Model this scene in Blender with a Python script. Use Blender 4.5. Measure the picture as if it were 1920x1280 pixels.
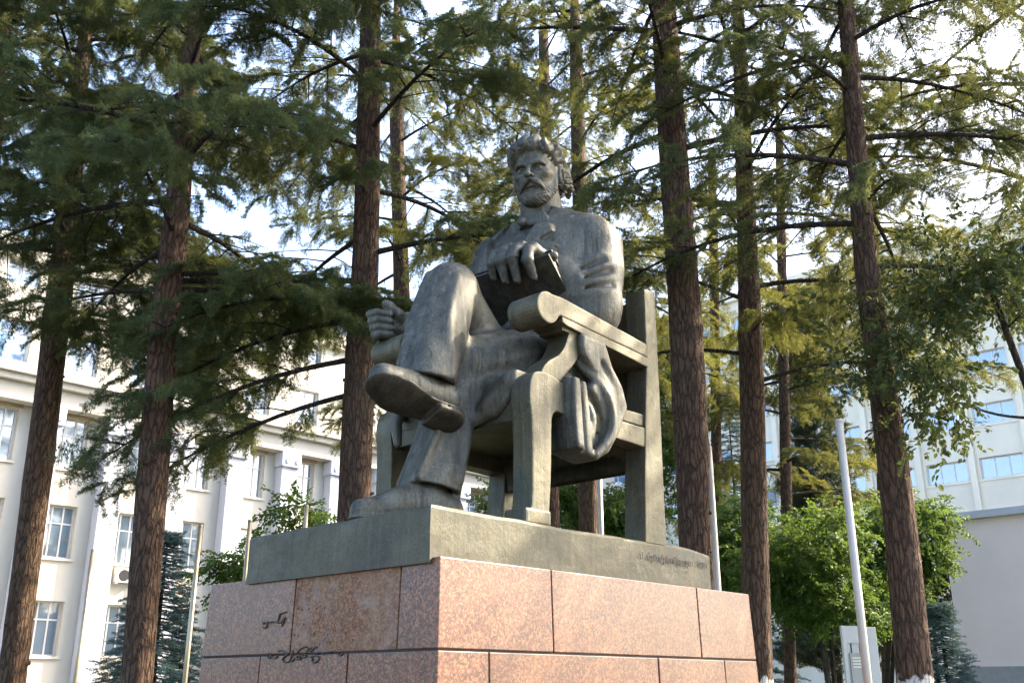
import bpy, bmesh, math, random
import numpy as np
from mathutils import Vector, Matrix

# ------------------------------------------------------------------ camera, world, sun, exposure
scene = bpy.context.scene
for o in list(bpy.data.objects):
    bpy.data.objects.remove(o)
C = scene.collection
CAM_Z, PITCH, LENS = 1.40, 19.1, 35.0625
cam_d = bpy.data.cameras.new('camera'); cam_d.lens = LENS; cam_d.sensor_width = 36.0
cam_d.clip_start = 0.1; cam_d.clip_end = 3000
cam = bpy.data.objects.new('camera', cam_d); C.objects.link(cam)
cam.location = (0, 0, CAM_Z); cam.rotation_euler = (math.radians(90 + PITCH), 0, 0)
scene.camera = cam

SUN_AZ = math.radians(70.0)      # compass angle of the sun, clockwise from +Y
SUN_EL = math.radians(36.0)
sun_vec = Vector((math.sin(SUN_AZ) * math.cos(SUN_EL), math.cos(SUN_AZ) * math.cos(SUN_EL), math.sin(SUN_EL)))
world = bpy.data.worlds.new('World'); scene.world = world; world.use_nodes = True
wn = world.node_tree.nodes; wl = world.node_tree.links; wn.clear()
w_sky = wn.new('ShaderNodeTexSky'); w_sky.sky_type = 'NISHITA'; w_sky.sun_disc = False
w_sky.sun_elevation = SUN_EL; w_sky.sun_rotation = SUN_AZ
w_sky.air_density = 1.0; w_sky.dust_density = 5.0; w_sky.ozone_density = 1.0; w_sky.altitude = 400
w_bg = wn.new('ShaderNodeBackground'); w_bg.inputs['Strength'].default_value = 0.15
w_out = wn.new('ShaderNodeOutputWorld')
wl.new(w_sky.outputs[0], w_bg.inputs[0]); wl.new(w_bg.outputs[0], w_out.inputs[0])
sun_d = bpy.data.lights.new('sun', 'SUN'); sun_d.energy = 3.0; sun_d.angle = math.radians(0.7); sun_d.color = (1.0, 0.86, 0.66)
sun = bpy.data.objects.new('sun', sun_d); C.objects.link(sun)
sun.rotation_euler = (-sun_vec).to_track_quat('-Z', 'Y').to_euler(); sun.location = sun_vec * 60
scene.view_settings.view_transform = 'Standard'; scene.view_settings.look = 'None'
scene.view_settings.exposure = 2.55; scene.view_settings.gamma = 1.0
scene.view_settings.use_curve_mapping = False
scene.render.film_transparent = False
scene.render.engine = 'CYCLES'
try:
    scene.cycles.use_denoising = True
    scene.cycles.max_bounces = 4; scene.cycles.diffuse_bounces = 3; scene.cycles.glossy_bounces = 2; scene.cycles.transmission_bounces = 3; scene.cycles.transparent_max_bounces = 4
    scene.cycles.use_adaptive_sampling = True; scene.cycles.adaptive_threshold = 0.03
    scene.cycles.sample_clamp_indirect = 6.0
    scene.cycles.caustics_reflective = False; scene.cycles.caustics_refractive = False
except Exception:
    pass

# ------------------------------------------------------------------ survey helpers (real positions measured off the photograph at a known distance)
FPX = LENS / 36.0 * 1920
cT, sT = math.cos(math.radians(PITCH)), math.sin(math.radians(PITCH))
def at(u, v, Y):
    dx = (u - 960) / FPX; dy = (640 - v) / FPX
    ry = cT - dy * sT; rz = sT + dy * cT
    return Vector((dx * Y / ry, Y, CAM_Z + rz * Y / ry))
def half_width(u, v, w, Y):
    """radius of an upright round thing that shows w pixels wide at (u, v), distance Y"""
    dx = (u - 960) / FPX; dy = (640 - v) / FPX; t = Y / (cT - dy * sT)
    return w / 2 * t / FPX / math.sqrt(1 + dx * dx)
ANG = math.radians(46.7)
KPT = at(808, 945, 7.0)          # near top corner of the bronze slab

# ------------------------------------------------------------------ object helpers
def tag(o, label=None, cat=None, group=None, kind=None):
    if label: o['label'] = label
    if cat: o['category'] = cat
    if group: o['group'] = group
    if kind: o['kind'] = kind
    return o
def empty(name, loc=(0, 0, 0), rz=0.0, parent=None):
    o = bpy.data.objects.new(name, None); C.objects.link(o)
    o.location = loc; o.rotation_euler = (0, 0, rz); o.empty_display_size = 0.2
    if parent: o.parent = parent
    return o
def link(name, me, mat=None, parent=None, smooth=False):
    if mat and not me.materials: me.materials.append(mat)
    o = bpy.data.objects.new(name, me); C.objects.link(o)
    if parent: o.parent = parent
    if smooth: me.shade_smooth()
    return o
def mesh(name, V, F):
    me = bpy.data.meshes.new(name); me.from_pydata([tuple(v) for v in V], [], [tuple(f) for f in F]); me.update(); return me
def np_mesh(name, V, F):
    """fast mesh from numpy: V (n,3), F (m,k)"""
    V = np.asarray(V, np.float32); F = np.asarray(F, np.int32); k = F.shape[1]
    me = bpy.data.meshes.new(name)
    me.vertices.add(len(V)); me.vertices.foreach_set('co', V.ravel())
    me.loops.add(F.size); me.loops.foreach_set('vertex_index', F.ravel())
    me.polygons.add(len(F)); me.polygons.foreach_set('loop_start', np.arange(0, F.size, k, dtype=np.int32))
    try: me.polygons.foreach_set('loop_total', np.full(len(F), k, np.int32))
    except Exception: pass
    me.update(calc_edges=True); return me
def from_bm(name, bm, mat=None, parent=None, smooth=False):
    me = bpy.data.meshes.new(name); bm.to_mesh(me); bm.free()
    return link(name, me, mat, parent, smooth)
def bm_box(bm, lo, hi, bev=0.0):
    r = bmesh.ops.create_cube(bm, size=1.0)
    for v in r['verts']:
        v.co = Vector(((lo[i] + hi[i]) / 2 + v.co[i] * (hi[i] - lo[i]) for i in range(3)))
    if bev > 0:
        es = list({e for v in r['verts'] for e in v.link_edges})
        bmesh.ops.bevel(bm, geom=es, offset=bev, segments=2, profile=0.6, affect='EDGES')
def box(name, lo, hi, mat, parent=None, bev=0.0):
    bm = bmesh.new(); bm_box(bm, lo, hi, bev); return from_bm(name, bm, mat, parent)
def prism(name, pts, axis, a0, a1, mat, parent=None, bev=0.0, smooth=False, seg=2):
    """closed outline pts extruded along axis (0,1,2) from a0 to a1"""
    bm = bmesh.new()
    def co(p, a):
        q = list(p); q.insert(axis, a); return q
    A = [bm.verts.new(co(p, a0)) for p in pts]; B = [bm.verts.new(co(p, a1)) for p in pts]
    n = len(pts); bm.faces.new(A); bm.faces.new(B[::-1])
    for i in range(n): bm.faces.new((A[i], B[i], B[(i + 1) % n], A[(i + 1) % n]))
    bmesh.ops.recalc_face_normals(bm, faces=bm.faces[:])
    if bev > 0:
        es = [e for e in bm.edges if len(e.link_faces) == 2 and e.calc_face_angle(0) > 0.6]
        bmesh.ops.bevel(bm, geom=es, offset=bev, segments=seg, profile=0.6, affect='EDGES')
    return from_bm(name, bm, mat, parent, smooth)
def spline(pts, n):
    """Catmull-Rom through pts (any dimension), n samples per span"""
    P = np.array(pts, float); P = np.vstack([2 * P[0] - P[1], P, 2 * P[-1] - P[-2]]); out = []
    for i in range(1, len(P) - 2):
        for t in np.linspace(0, 1, n, endpoint=False):
            a, b, c, d = P[i - 1], P[i], P[i + 1], P[i + 2]
            out.append(0.5 * (2 * b + (c - a) * t + (2 * a - 5 * b + 4 * c - d) * t * t + (3 * b - a - 3 * c + d) * t ** 3))
    out.append(P[-2]); return np.array(out)
def tube(P, Rr, sides=8, cap=True, twist=None):
    """V, F (quads) of a tapered tube along points P with radii Rr"""
    P = np.asarray(P, float); Rr = np.asarray(Rr, float); n = len(P)
    T = np.gradient(P, axis=0); T /= np.linalg.norm(T, axis=1)[:, None] + 1e-9
    up = np.array([0, 0, 1.0]) if abs(T[0][2]) < 0.9 else np.array([1.0, 0, 0])
    N = np.cross(T[0], up); N /= np.linalg.norm(N); V = []
    ang = np.linspace(0, 2 * math.pi, sides, endpoint=False)
    for i in range(n):
        N = N - T[i] * (N @ T[i]); N /= np.linalg.norm(N) + 1e-9; B = np.cross(T[i], N)
        r = Rr[i] if np.ndim(Rr[i]) else np.full(sides, Rr[i])
        V.append(P[i] + (np.cos(ang) * r)[:, None] * N + (np.sin(ang) * r)[:, None] * B)
    V = np.concatenate(V); F = []
    for i in range(n - 1):
        for j in range(sides):
            a = i * sides + j; b = i * sides + (j + 1) % sides
            F.append((a, b, b + sides, a + sides))
    if cap:
        c0 = len(V); V = np.vstack([V, P[0], P[-1]])
        for j in range(sides):
            F.append((c0, (j + 1) % sides, j, c0)); 
            F.append((c0 + 1, (n - 1) * sides + j, (n - 1) * sides + (j + 1) % sides, c0 + 1))
    return V, F
def tube_obj(name, P, Rr, mat, parent=None, sides=10, smooth=True):
    V, F = tube(P, Rr, sides)
    F = [tuple(dict.fromkeys(f)) for f in F]
    return link(name, mesh(name, V, F), mat, parent, smooth)

# ------------------------------------------------------------------ materials
def new_mat(name):
    m = bpy.data.materials.new(name); m.use_nodes = True
    nt = m.node_tree; nt.nodes.clear()
    out = nt.nodes.new('ShaderNodeOutputMaterial'); b = nt.nodes.new('ShaderNodeBsdfPrincipled')
    nt.links.new(b.outputs[0], out.inputs[0])
    return m, nt, b, out
class NB:
    """tiny node-graph helper"""
    def __init__(s, nt): s.nt = nt; s.tc = nt.nodes.new('ShaderNodeTexCoord')
    def n(s, t, **kw):
        x = s.nt.nodes.new(t)
        for k, v in kw.items():
            if k in x.inputs: s.set(x.inputs[k], v)
            else: setattr(x, k, v)
        return x
    def set(s, sock, v):
        if isinstance(v, bpy.types.NodeSocket): s.nt.links.new(v, sock)
        else: sock.default_value = v
    def map(s, scale=(1, 1, 1), src='Object', rot=(0, 0, 0), loc=(0, 0, 0)):
        m = s.nt.nodes.new('ShaderNodeMapping'); m.inputs['Scale'].default_value = scale; m.inputs['Rotation'].default_value = rot; m.inputs['Location'].default_value = loc
        s.nt.links.new(s.tc.outputs[src], m.inputs[0]); return m.outputs[0]
    def noise(s, vec, scale, detail=4, rough=0.55, dist=0.0):
        x = s.nt.nodes.new('ShaderNodeTexNoise'); s.set(x.inputs['Vector'], vec)
        x.inputs['Scale'].default_value = scale; x.inputs['Detail'].default_value = detail; x.inputs['Roughness'].default_value = rough; x.inputs['Distortion'].default_value = dist
        return x.outputs[0]
    def vor(s, vec, scale, feature='F1', out=0, rand=1.0):
        x = s.nt.nodes.new('ShaderNodeTexVoronoi'); x.feature = feature; s.set(x.inputs['Vector'], vec); x.inputs['Scale'].default_value = scale
        x.inputs['Randomness'].default_value = rand
        return x.outputs[out]
    def ramp(s, fac, stops, interp='LINEAR'):
        x = s.nt.nodes.new('ShaderNodeValToRGB'); s.set(x.inputs[0], fac); cr = x.color_ramp; cr.interpolation = interp
        while len(cr.elements) < len(stops): cr.elements.new(0.5)
        for e, (p, c) in zip(cr.elements, stops):
            e.position = p; e.color = (c, c, c, 1) if np.isscalar(c) else (*c, 1)
        return x.outputs[0]
    def mix(s, fac, a, b, mode='MIX'):
        x = s.nt.nodes.new('ShaderNodeMix'); x.data_type = 'RGBA'; x.blend_type = mode
        s.set(x.inputs[0], fac)
        for i, v in ((6, a), (7, b)):
            s.set(x.inputs[i], v if isinstance(v, bpy.types.NodeSocket) else (*v, 1) if len(v) == 3 else v)
        return x.outputs[2]
    def math(s, op, a, b=0.0, clamp=False):
        x = s.nt.nodes.new('ShaderNodeMath'); x.operation = op; x.use_clamp = clamp; s.set(x.inputs[0], a); s.set(x.inputs[1], b); return x.outputs[0]
    def bump(s, h, strength=0.3, dist=0.02, normal=None):
        x = s.nt.nodes.new('ShaderNodeBump'); x.inputs['Strength'].default_value = strength; x.inputs['Distance'].default_value = dist
        s.set(x.inputs['Height'], h)
        if normal is not None: s.set(x.inputs['Normal'], normal)
        return x.outputs[0]
    def sep(s, vec):
        x = s.nt.nodes.new('ShaderNodeSeparateXYZ'); s.set(x.inputs[0], vec); return x.outputs
def plain(name, col, rough=0.6, metal=0.0, var=0.12, scale=6.0, bump=0.0, bscale=40.0, spec=0.4):
    m, nt, b, out = new_mat(name); g = NB(nt); v = g.map()
    n1 = g.noise(v, scale, 5, 0.6)
    lo = tuple(c * (1 - var) for c in col); hi = tuple(min(1, c * (1 + var)) for c in col)
    g.set(b.inputs['Base Color'], g.ramp(n1, [(0.3, lo), (0.7, hi)]))
    b.inputs['Roughness'].default_value = rough; b.inputs['Metallic'].default_value = metal
    b.inputs['Specular IOR Level'].default_value = spec
    if bump: g.set(b.inputs['Normal'], g.bump(g.noise(v, bscale, 4), bump, 0.01))
    return m
# ------------------------------------------------------------------ modelling with distance fields (for the cast bronze figure)
class Vol:
    def __init__(s, lo, hi, h):
        s.lo = np.array(lo, np.float32); s.h = h
        s.n = np.ceil((np.array(hi) - np.array(lo)) / h).astype(int) + 1
        s.d = np.full(s.n, 1.0, np.float32)
    def blk(s, lo, hi):
        i0 = np.clip(np.floor((np.array(lo) - s.lo) / s.h).astype(int), 0, s.n); i1 = np.clip(np.ceil((np.array(hi) - s.lo) / s.h).astype(int) + 1, 0, s.n)
        if (i1 - i0 <= 0).any(): return None, None
        sl = tuple(slice(a, b) for a, b in zip(i0, i1))
        X = (s.lo[0] + np.arange(i0[0], i1[0], dtype=np.float32) * s.h)[:, None, None]
        Y = (s.lo[1] + np.arange(i0[1], i1[1], dtype=np.float32) * s.h)[None, :, None]
        Z = (s.lo[2] + np.arange(i0[2], i1[2], dtype=np.float32) * s.h)[None, None, :]
        return sl, (X, Y, Z)
    def op(s, pr, k=0.0, cut=False):
        fn, lo, hi = pr; m = k + 3 * s.h
        sl, p = s.blk(np.array(lo) - m, np.array(hi) + m)
        if sl is None: return
        d = fn(p); a = s.d[sl]
        if cut:
            d = -d
            r = np.maximum(a, d)
            if k > 0: hh = np.maximum(k - np.abs(a - d), 0) / k; r = r + hh * hh * k * 0.25
        else:
            r = np.minimum(a, d)
            if k > 0: hh = np.maximum(k - np.abs(a - d), 0) / k; r = r - hh * hh * k * 0.25
        s.d[sl] = r
    def add(s, pr, k=0.0): s.op(pr, k)
    def cut(s, pr, k=0.0): s.op(pr, k, True)
    def emboss(s, poly, off, lo, hi, k=0.0):
        """raise the present surface by off inside a 2-D outline given in (y, z); lo, hi bound the region"""
        sl, p = s.blk(lo, hi); P = np.array(poly, np.float32); n = len(P)
        y, z = np.broadcast_arrays(p[1], p[2]); d2 = np.full(y.shape, 1e9, np.float32); ins = np.zeros(y.shape, bool)
        for i in range(n):
            a, b = P[i], P[(i + 1) % n]; e = b - a; wx, wy = y - a[0], z - a[1]; t = np.clip((wx * e[0] + wy * e[1]) / (e @ e), 0, 1)
            d2 = np.minimum(d2, (wx - e[0] * t) ** 2 + (wy - e[1] * t) ** 2); ins ^= ((a[1] > z) != (b[1] > z)) & (y < (b[0] - a[0]) * (z - a[1]) / (b[1] - a[1] + 1e-12) + a[0])
        pd = np.sqrt(d2) * np.where(ins, -1, 1); a = s.d[sl]
        s.d[sl] = np.minimum(a, np.maximum(a - off, pd))
    def nets(s):
        """naive surface nets -> V, F quads"""
        d = s.d; d[0] = d[-1] = 1; d[:, 0] = d[:, -1] = 1; d[:, :, 0] = d[:, :, -1] = 1
        neg = d < 0
        c = np.zeros(np.array(d.shape) - 1, np.int8)
        for i in (0, 1):
            for j in (0, 1):
                for k in (0, 1):
                    c += neg[i:i + c.shape[0], j:j + c.shape[1], k:k + c.shape[2]]
        act = (c > 0) & (c < 8); idx = np.argwhere(act)
        vid = np.full(c.shape, -1, np.int32); vid[act] = np.arange(len(idx))
        acc = np.zeros((len(idx), 3)); cnt = np.zeros(len(idx))
        cor = [np.array(q) for q in np.ndindex(2, 2, 2)]
        val = {tuple(q): d[idx[:, 0] + q[0], idx[:, 1] + q[1], idx[:, 2] + q[2]] for q in cor}
        for q in cor:
            for ax in range(3):
                if q[ax] == 0:
                    q2 = q.copy(); q2[ax] = 1; a, b = val[tuple(q)], val[tuple(q2)]
                    m = (a < 0) != (b < 0); t = np.where(m, a / np.where(a == b, 1, a - b), 0)
                    pos = np.repeat(q[None].astype(float), len(idx), 0); pos[:, ax] += t
                    acc[m] += pos[m]; cnt[m] += 1
        V = s.lo + (idx + acc / cnt[:, None]) * s.h
        F = []
        for ax in range(3):
            o1, o2 = [(1, 2), (2, 0), (0, 1)][ax]
            sl0 = [slice(1, -1)] * 3; sl0[ax] = slice(0, -1); sl1 = list(sl0); sl1[ax] = slice(1, None)
            a, b = neg[tuple(sl0)], neg[tuple(sl1)]
            for flip, msk in ((False, a & ~b), (True, ~a & b)):
                e = np.argwhere(msk)
                if not len(e): continue
                e[:, [o1, o2]] += 1
                def g(u, v):
                    q = e.copy(); q[:, o1] -= u; q[:, o2] -= v; return vid[q[:, 0], q[:, 1], q[:, 2]]
                f = np.stack([g(1, 1), g(0, 1), g(0, 0), g(1, 0)], 1)
                F.append(f[:, ::-1] if flip else f)
        F = np.concatenate(F); F = F[(F >= 0).all(1)]
        return V, F
def cap(a, b, ra, rb=None, flat=None, q=1.0):
    """tapered capsule; flat = direction along which it is squeezed by factor q"""
    rb = ra if rb is None else rb; a = np.array(a, np.float32); b = np.array(b, np.float32); ab = b - a; L2 = float(ab @ ab) + 1e-9; R = max(ra, rb)
    fl = None
    if flat is not None:
        fl = np.array(flat, np.float32); fl = fl - ab * (fl @ ab) / L2; fl /= np.linalg.norm(fl)
    def fn(p):
        x, y, z = p[0] - a[0], p[1] - a[1], p[2] - a[2]
        t = np.clip((x * ab[0] + y * ab[1] + z * ab[2]) / L2, 0, 1)
        dx, dy, dz = x - t * ab[0], y - t * ab[1], z - t * ab[2]
        d2 = dx * dx + dy * dy + dz * dz
        if fl is not None:
            e = dx * fl[0] + dy * fl[1] + dz * fl[2]; d2 = d2 + e * e * (1 / (q * q) - 1)
            return (np.sqrt(d2) - (ra + (rb - ra) * t)) * min(1.0, q)
        return np.sqrt(d2) - (ra + (rb - ra) * t)
    return fn, np.minimum(a, b) - R, np.maximum(a, b) + R
def ell(c, r, M=None):
    c = np.array(c, np.float32); r = np.array(r, np.float32); R = float(r.max())
    M = None if M is None else np.array(M, np.float32)      # columns = axes
    def fn(p):
        x, y, z = p[0] - c[0], p[1] - c[1], p[2] - c[2]
        if M is not None:
            x, y, z = (x * M[0, 0] + y * M[1, 0] + z * M[2, 0], x * M[0, 1] + y * M[1, 1] + z * M[2, 1], x * M[0, 2] + y * M[1, 2] + z * M[2, 2])
        k0 = np.sqrt((x / r[0]) ** 2 + (y / r[1]) ** 2 + (z / r[2]) ** 2); k1 = np.sqrt((x / r[0] ** 2) ** 2 + (y / r[1] ** 2) ** 2 + (z / r[2] ** 2) ** 2)
        return k0 * (k0 - 1) / (k1 + 1e-6)
    return fn, c - R, c + R
def rbox(c, hf, M=None, rd=0.02):
    c = np.array(c, np.float32); hf = np.array(hf, np.float32); R = float(np.linalg.norm(hf))
    M = None if M is None else np.array(M, np.float32)
    def fn(p):
        x, y, z = p[0] - c[0], p[1] - c[1], p[2] - c[2]
        if M is not None:
            x, y, z = (x * M[0, 0] + y * M[1, 0] + z * M[2, 0], x * M[0, 1] + y * M[1, 1] + z * M[2, 1], x * M[0, 2] + y * M[1, 2] + z * M[2, 2])
        x, y, z = np.abs(x) - hf[0] + rd, np.abs(y) - hf[1] + rd, np.abs(z) - hf[2] + rd
        return np.sqrt(np.maximum(x, 0) ** 2 + np.maximum(y, 0) ** 2 + np.maximum(z, 0) ** 2) + np.minimum(np.maximum(x, np.maximum(y, z)), 0) - rd
    return fn, c - R, c + R
def axes(x, z):
    """rotation matrix with columns x-axis, y-axis, z-axis (x kept, z made orthogonal)"""
    x = np.array(x, float); x /= np.linalg.norm(x); z = np.array(z, float); z -= x * (z @ x); z /= np.linalg.norm(z)
    return np.stack([x, np.cross(z, x), z], 1)
def chain(v, pts, rad, k=0.05, cut=False, flat=None, q=1.0, n=0):
    P = np.array(pts, float); R = np.array(rad, float) if np.ndim(rad) else np.full(len(P), rad)
    if n:
        S = spline(np.column_stack([P, R]), n); P, R = S[:, :3], S[:, 3]
    for i in range(len(P) - 1):
        v.op(cap(P[i], P[i + 1], R[i], R[i + 1], flat, q), k if i == 0 or not cut else k, cut)
def chainp(pts, rad, flat=None, q=1.0, n=0):
    P = np.array(pts, float); R = np.array(rad, float) if np.ndim(rad) else np.full(len(P), float(rad))
    if n:
        S = spline(np.column_stack([P, R]), n); P, R = S[:, :3], S[:, 3]
    cs = [cap(P[i], P[i + 1], R[i], R[i + 1], flat, q) for i in range(len(P) - 1)]
    lo = np.min([c[1] for c in cs], 0); hi = np.max([c[2] for c in cs], 0)
    def fn(p):
        d = cs[0][0](p)
        for c in cs[1:]: d = np.minimum(d, c[0](p))
        return d
    return fn, lo, hi
def polyp(pts, axis, a0, a1, rd=0.02):
    """rounded prism of a 2-D outline (in the two other axes) between a0 and a1 along axis"""
    P = np.array(pts, np.float32); o = [i for i in range(3) if i != axis]; n = len(P)
    lo = np.zeros(3); hi = np.zeros(3); lo[o] = P.min(0); hi[o] = P.max(0); lo[axis] = a0; hi[axis] = a1
    def fn(p):
        x, y = np.broadcast_arrays(p[o[0]], p[o[1]]); w = p[axis]
        d = np.full(x.shape, 1e9, np.float32); ins = np.zeros(x.shape, bool)
        for i in range(n):
            a, b = P[i], P[(i + 1) % n]; e = b - a
            wx, wy = x - a[0], y - a[1]; t = np.clip((wx * e[0] + wy * e[1]) / (e @ e), 0, 1)
            d = np.minimum(d, (wx - e[0] * t) ** 2 + (wy - e[1] * t) ** 2)
            c = ((a[1] > y) != (b[1] > y)) & (x < (b[0] - a[0]) * (y - a[1]) / (b[1] - a[1] + 1e-12) + a[0]); ins ^= c
        d = np.sqrt(d) * np.where(ins, -1, 1) + rd
        q = np.abs(w - (a0 + a1) / 2) - (a1 - a0) / 2 + rd
        return np.sqrt(np.maximum(d, 0) ** 2 + np.maximum(q, 0) ** 2) + np.minimum(np.maximum(d, q), 0) - rd
    return fn, lo, hi
# ------------------------------------------------------------------ bronze material
def bronze_mat(name, tint=(1, 1, 1), bmp=0.45, pale=1.0, st=1.0):
    m, nt, b, out = new_mat(name); g = NB(nt); v = g.map()
    t = lambda c: tuple(a * k for a, k in zip(c, tint))
    big = g.noise(v, 1.7, 7, 0.64, 0.5)
    col = g.ramp(big, [(0.30, t((0.105, 0.108, 0.098))), (0.45, t((0.175, 0.168, 0.132))), (0.58, t((0.235, 0.215, 0.155))), (0.72, t((0.150, 0.178, 0.182)))])
    # pale weathering where rain lies, in mottled patches
    pat = g.noise(v, 5.5, 8, 0.72, 0.3)
    col = g.mix(g.ramp(pat, [(0.51, 0.0), (0.64, 0.70 * pale)]), col, t((0.36, 0.36, 0.31)))
    # rain streaks: dark and pale, thin and long
    d1 = g.noise(g.map((15, 15, 0.5)), 1.0, 5, 0.7)
    col = g.mix(g.ramp(d1, [(0.50, 0.0), (0.66, 0.75 * st)]), col, t((0.050, 0.050, 0.044)))
    d2 = g.noise(g.map((19, 19, 0.6), loc=(5, 3, 1)), 1.0, 5, 0.7)
    col = g.mix(g.ramp(d2, [(0.55, 0.0), (0.70, 0.70 * st)]), col, t((0.42, 0.41, 0.34)))
    fine = g.noise(v, 55, 5, 0.75)
    col = g.mix(g.ramp(fine, [(0.33, 0.6), (0.52, 0.0)]), col, t((0.05, 0.05, 0.046)))
    g.set(b.inputs['Base Color'], col)
    b.inputs['Metallic'].default_value = 0.45; b.inputs['Specular IOR Level'].default_value = 0.4
    g.set(b.inputs['Roughness'], g.ramp(pat, [(0.3, 0.40), (0.7, 0.70)]))
    med = g.noise(v, 11, 6, 0.62)
    h = g.math('ADD', g.math('ADD', med, g.math('MULTIPLY', fine, 0.35)), g.math('MULTIPLY', d1, 0.35))
    g.set(b.inputs['Normal'], g.bump(h, bmp, 0.022))
    return m
M_BRONZE = bronze_mat('bronze_patina', (0.385, 0.405, 0.415))
M_BRONZE_SLAB = bronze_mat('bronze_slab_patina', (0.31, 0.315, 0.275), 0.25, 0.8, 0.40)
M_BRONZE_CHAIR = bronze_mat('bronze_chair_patina', (0.40, 0.395, 0.32), 0.32, 0.8, 0.5)
M_BRONZE_SHADED = bronze_mat('bronze_shaded', (0.17, 0.17, 0.165), 0.35, 0.9)  # darker bronze copy: shade on the book covers and sole put into colour

statue = empty('seated_statue', KPT, ANG)
tag(statue, 'large bronze statue of a bearded man in an armchair, legs crossed, holding a book', 'statue')

# slab the chair stands on ------------------------------------------------------
def make_slab():
    bm = bmesh.new()
    nx, ny = 60, 40; W, D = 3.555, 2.285; rng = np.random.RandomState(4)
    wob = lambda t, s: 0.012 * math.sin(t * 2.3 + s) + 0.008 * math.sin(t * 6.1 + 2 * s) + 0.004 * math.sin(t * 15 + s)
    per = [(x, 0.0) for x in np.linspace(0, W, nx)] + [(W, y) for y in np.linspace(0, D, ny)[1:]] + [(x, D) for x in np.linspace(W, 0, nx)[1:]] + [(0.0, y) for y in np.linspace(D, 0, ny)[1:-1]]
    rows = []
    for zi, (z, ins) in enumerate([(-0.40, 0.0), (-0.30, 0.0), (-0.2, 0.0), (-0.1, 0.0), (-0.03, 0.0), (-0.008, 0.006), (0.0, 0.03)]):
        row = []
        for i, (x, y) in enumerate(per):
            t = i * 0.06; zz = z + (wob(t, 1.0) * 0.45 if z > -0.05 else 0) - (0.03 if z > -0.05 and (x > 3.2) else 0) * max(0, (x - 3.2) / 0.35)
            cx, cy = x - W / 2, y - D / 2; k = 1 - ins / 1.2
            ox = wob(t * 1.3 + z * 4, 3.0) * 0.35
            row.append(bm.verts.new((W / 2 + cx * k * (1 + ox * 0.3), D / 2 + cy * k * (1 + ox * 0.3), zz)))
        rows.append(row)
    n = len(per)
    for a, b in zip(rows[:-1], rows[1:]):
        for i in range(n): bm.faces.new((a[i], a[(i + 1) % n], b[(i + 1) % n], b[i]))
    bm.faces.new(rows[-1]); bm.faces.new(rows[0][::-1])
    return from_bm('bronze_slab', bm, M_BRONZE_SLAB, statue)
slab = make_slab()

# armchair ----------------------------------------------------------------------
CW = 2.00                                   # chair width
def side(pts): return [tuple(p) for p in pts]
chair = empty('armchair', parent=statue)
def mir(l0, l1, far): return (CW - l1, CW - l0) if far else (l0, l1)
for far in (False, True):
    L_ = lambda a, b: mir(a, b, far)
    # front leg, a gentle S with a swelling knee and a small foot
    out = list(spline([(1.045, 0.0), (1.05, 0.10), (1.085, 0.16), (1.092, 0.55), (1.085, 0.85), (1.065, 1.00), (1.075, 1.14), (1.13, 1.235), (1.24, 1.26), (1.36, 1.25), (1.46, 1.22)], 4))
    out += [(1.66, 1.22), (1.66, 0.93)] + list(spline([(1.50, 0.945), (1.40, 0.95), (1.345, 0.90), (1.33, 0.78), (1.315, 0.40), (1.28, 0.0)], 4))
    prism('front_leg', side(out), 1, *L_(0.02, 0.24), M_BRONZE_CHAIR, chair, 0.014)
    box('leg_foot', (1.0, *L_(0.01, 0.25)[:1], -0.015), (1.30, L_(0.01, 0.25)[1], 0.11), M_BRONZE_CHAIR, chair, 0.02)
    # S-shaped arm support
    Lf = list(spline([(1.22, 1.225), (1.245, 1.30), (1.33, 1.385), (1.46, 1.47), (1.545, 1.58), (1.60, 1.72)], 5)); Rt = list(spline([(1.80, 1.72), (1.745, 1.58), (1.69, 1.47), (1.60, 1.37), (1.52, 1.29), (1.50, 1.225)], 5))
    prism('arm_support', side(Lf + Rt), 1, *L_(0.035, 0.27), M_BRONZE_CHAIR, chair, 0.012)
    # arm rest with a scroll end; a shadow groove runs along it
    cx, cz, rr = 1.285, 1.845, 0.142
    scroll = [(cx + rr * math.cos(t), cz + rr * math.sin(t)) for t in np.linspace(math.radians(72), math.radians(335), 22)]
    up = scroll + [(1.44, 1.81), (2.70, 1.735), (2.70, 1.862), (1.48, 1.985)]
    if far:
        up = [(a - 0.11 if a < 2 else a, b) for a, b in up]
    prism('arm_rest', side(up), 1, *L_(-0.08 if far else 0.0, 0.355), M_BRONZE_CHAIR, chair, 0.014)
    low = [(1.455, 1.800), (2.70, 1.724), (2.70, 1.63), (1.52, 1.735), (1.455, 1.755)]
    prism('arm_rest_moulding', side(low), 1, *L_(-0.008, 0.33), M_BRONZE_CHAIR, chair, 0.008)
    box('arm_rest_core', (1.5, L_(0.03, 0.3)[0], 1.70), (2.69, L_(0.03, 0.3)[1], 1.79), M_BRONZE_CHAIR, chair)
    # back post that runs down into the rear leg
    post = [(2.545, -0.02), (2.86, -0.02), (2.868, 0.9), (2.875, 1.7), (2.875, 2.452), (2.70, 2.432), (2.69, 1.7), (2.63, 1.15), (2.60, 0.80), (2.575, 0.5)]
    prism('back_post', side(post), 1, *L_(0.0, 0.235), M_BRONZE_CHAIR, chair, 0.014)
    # side rail below the seat
    prism('side_rail', side([(1.5, 1.15), (2.66, 1.165), (2.66, 1.05), (1.5, 1.05)]), 1, *L_(0.025, 0.19), M_BRONZE_CHAIR, chair, 0.01)
    prism('side_rail_moulding', side([(1.5, 1.035), (2.65, 1.035), (2.62, 0.85), (2.4, 0.86), (1.5, 0.87)]), 1, *L_(0.01, 0.2), M_BRONZE_CHAIR, chair, 0.01)
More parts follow.
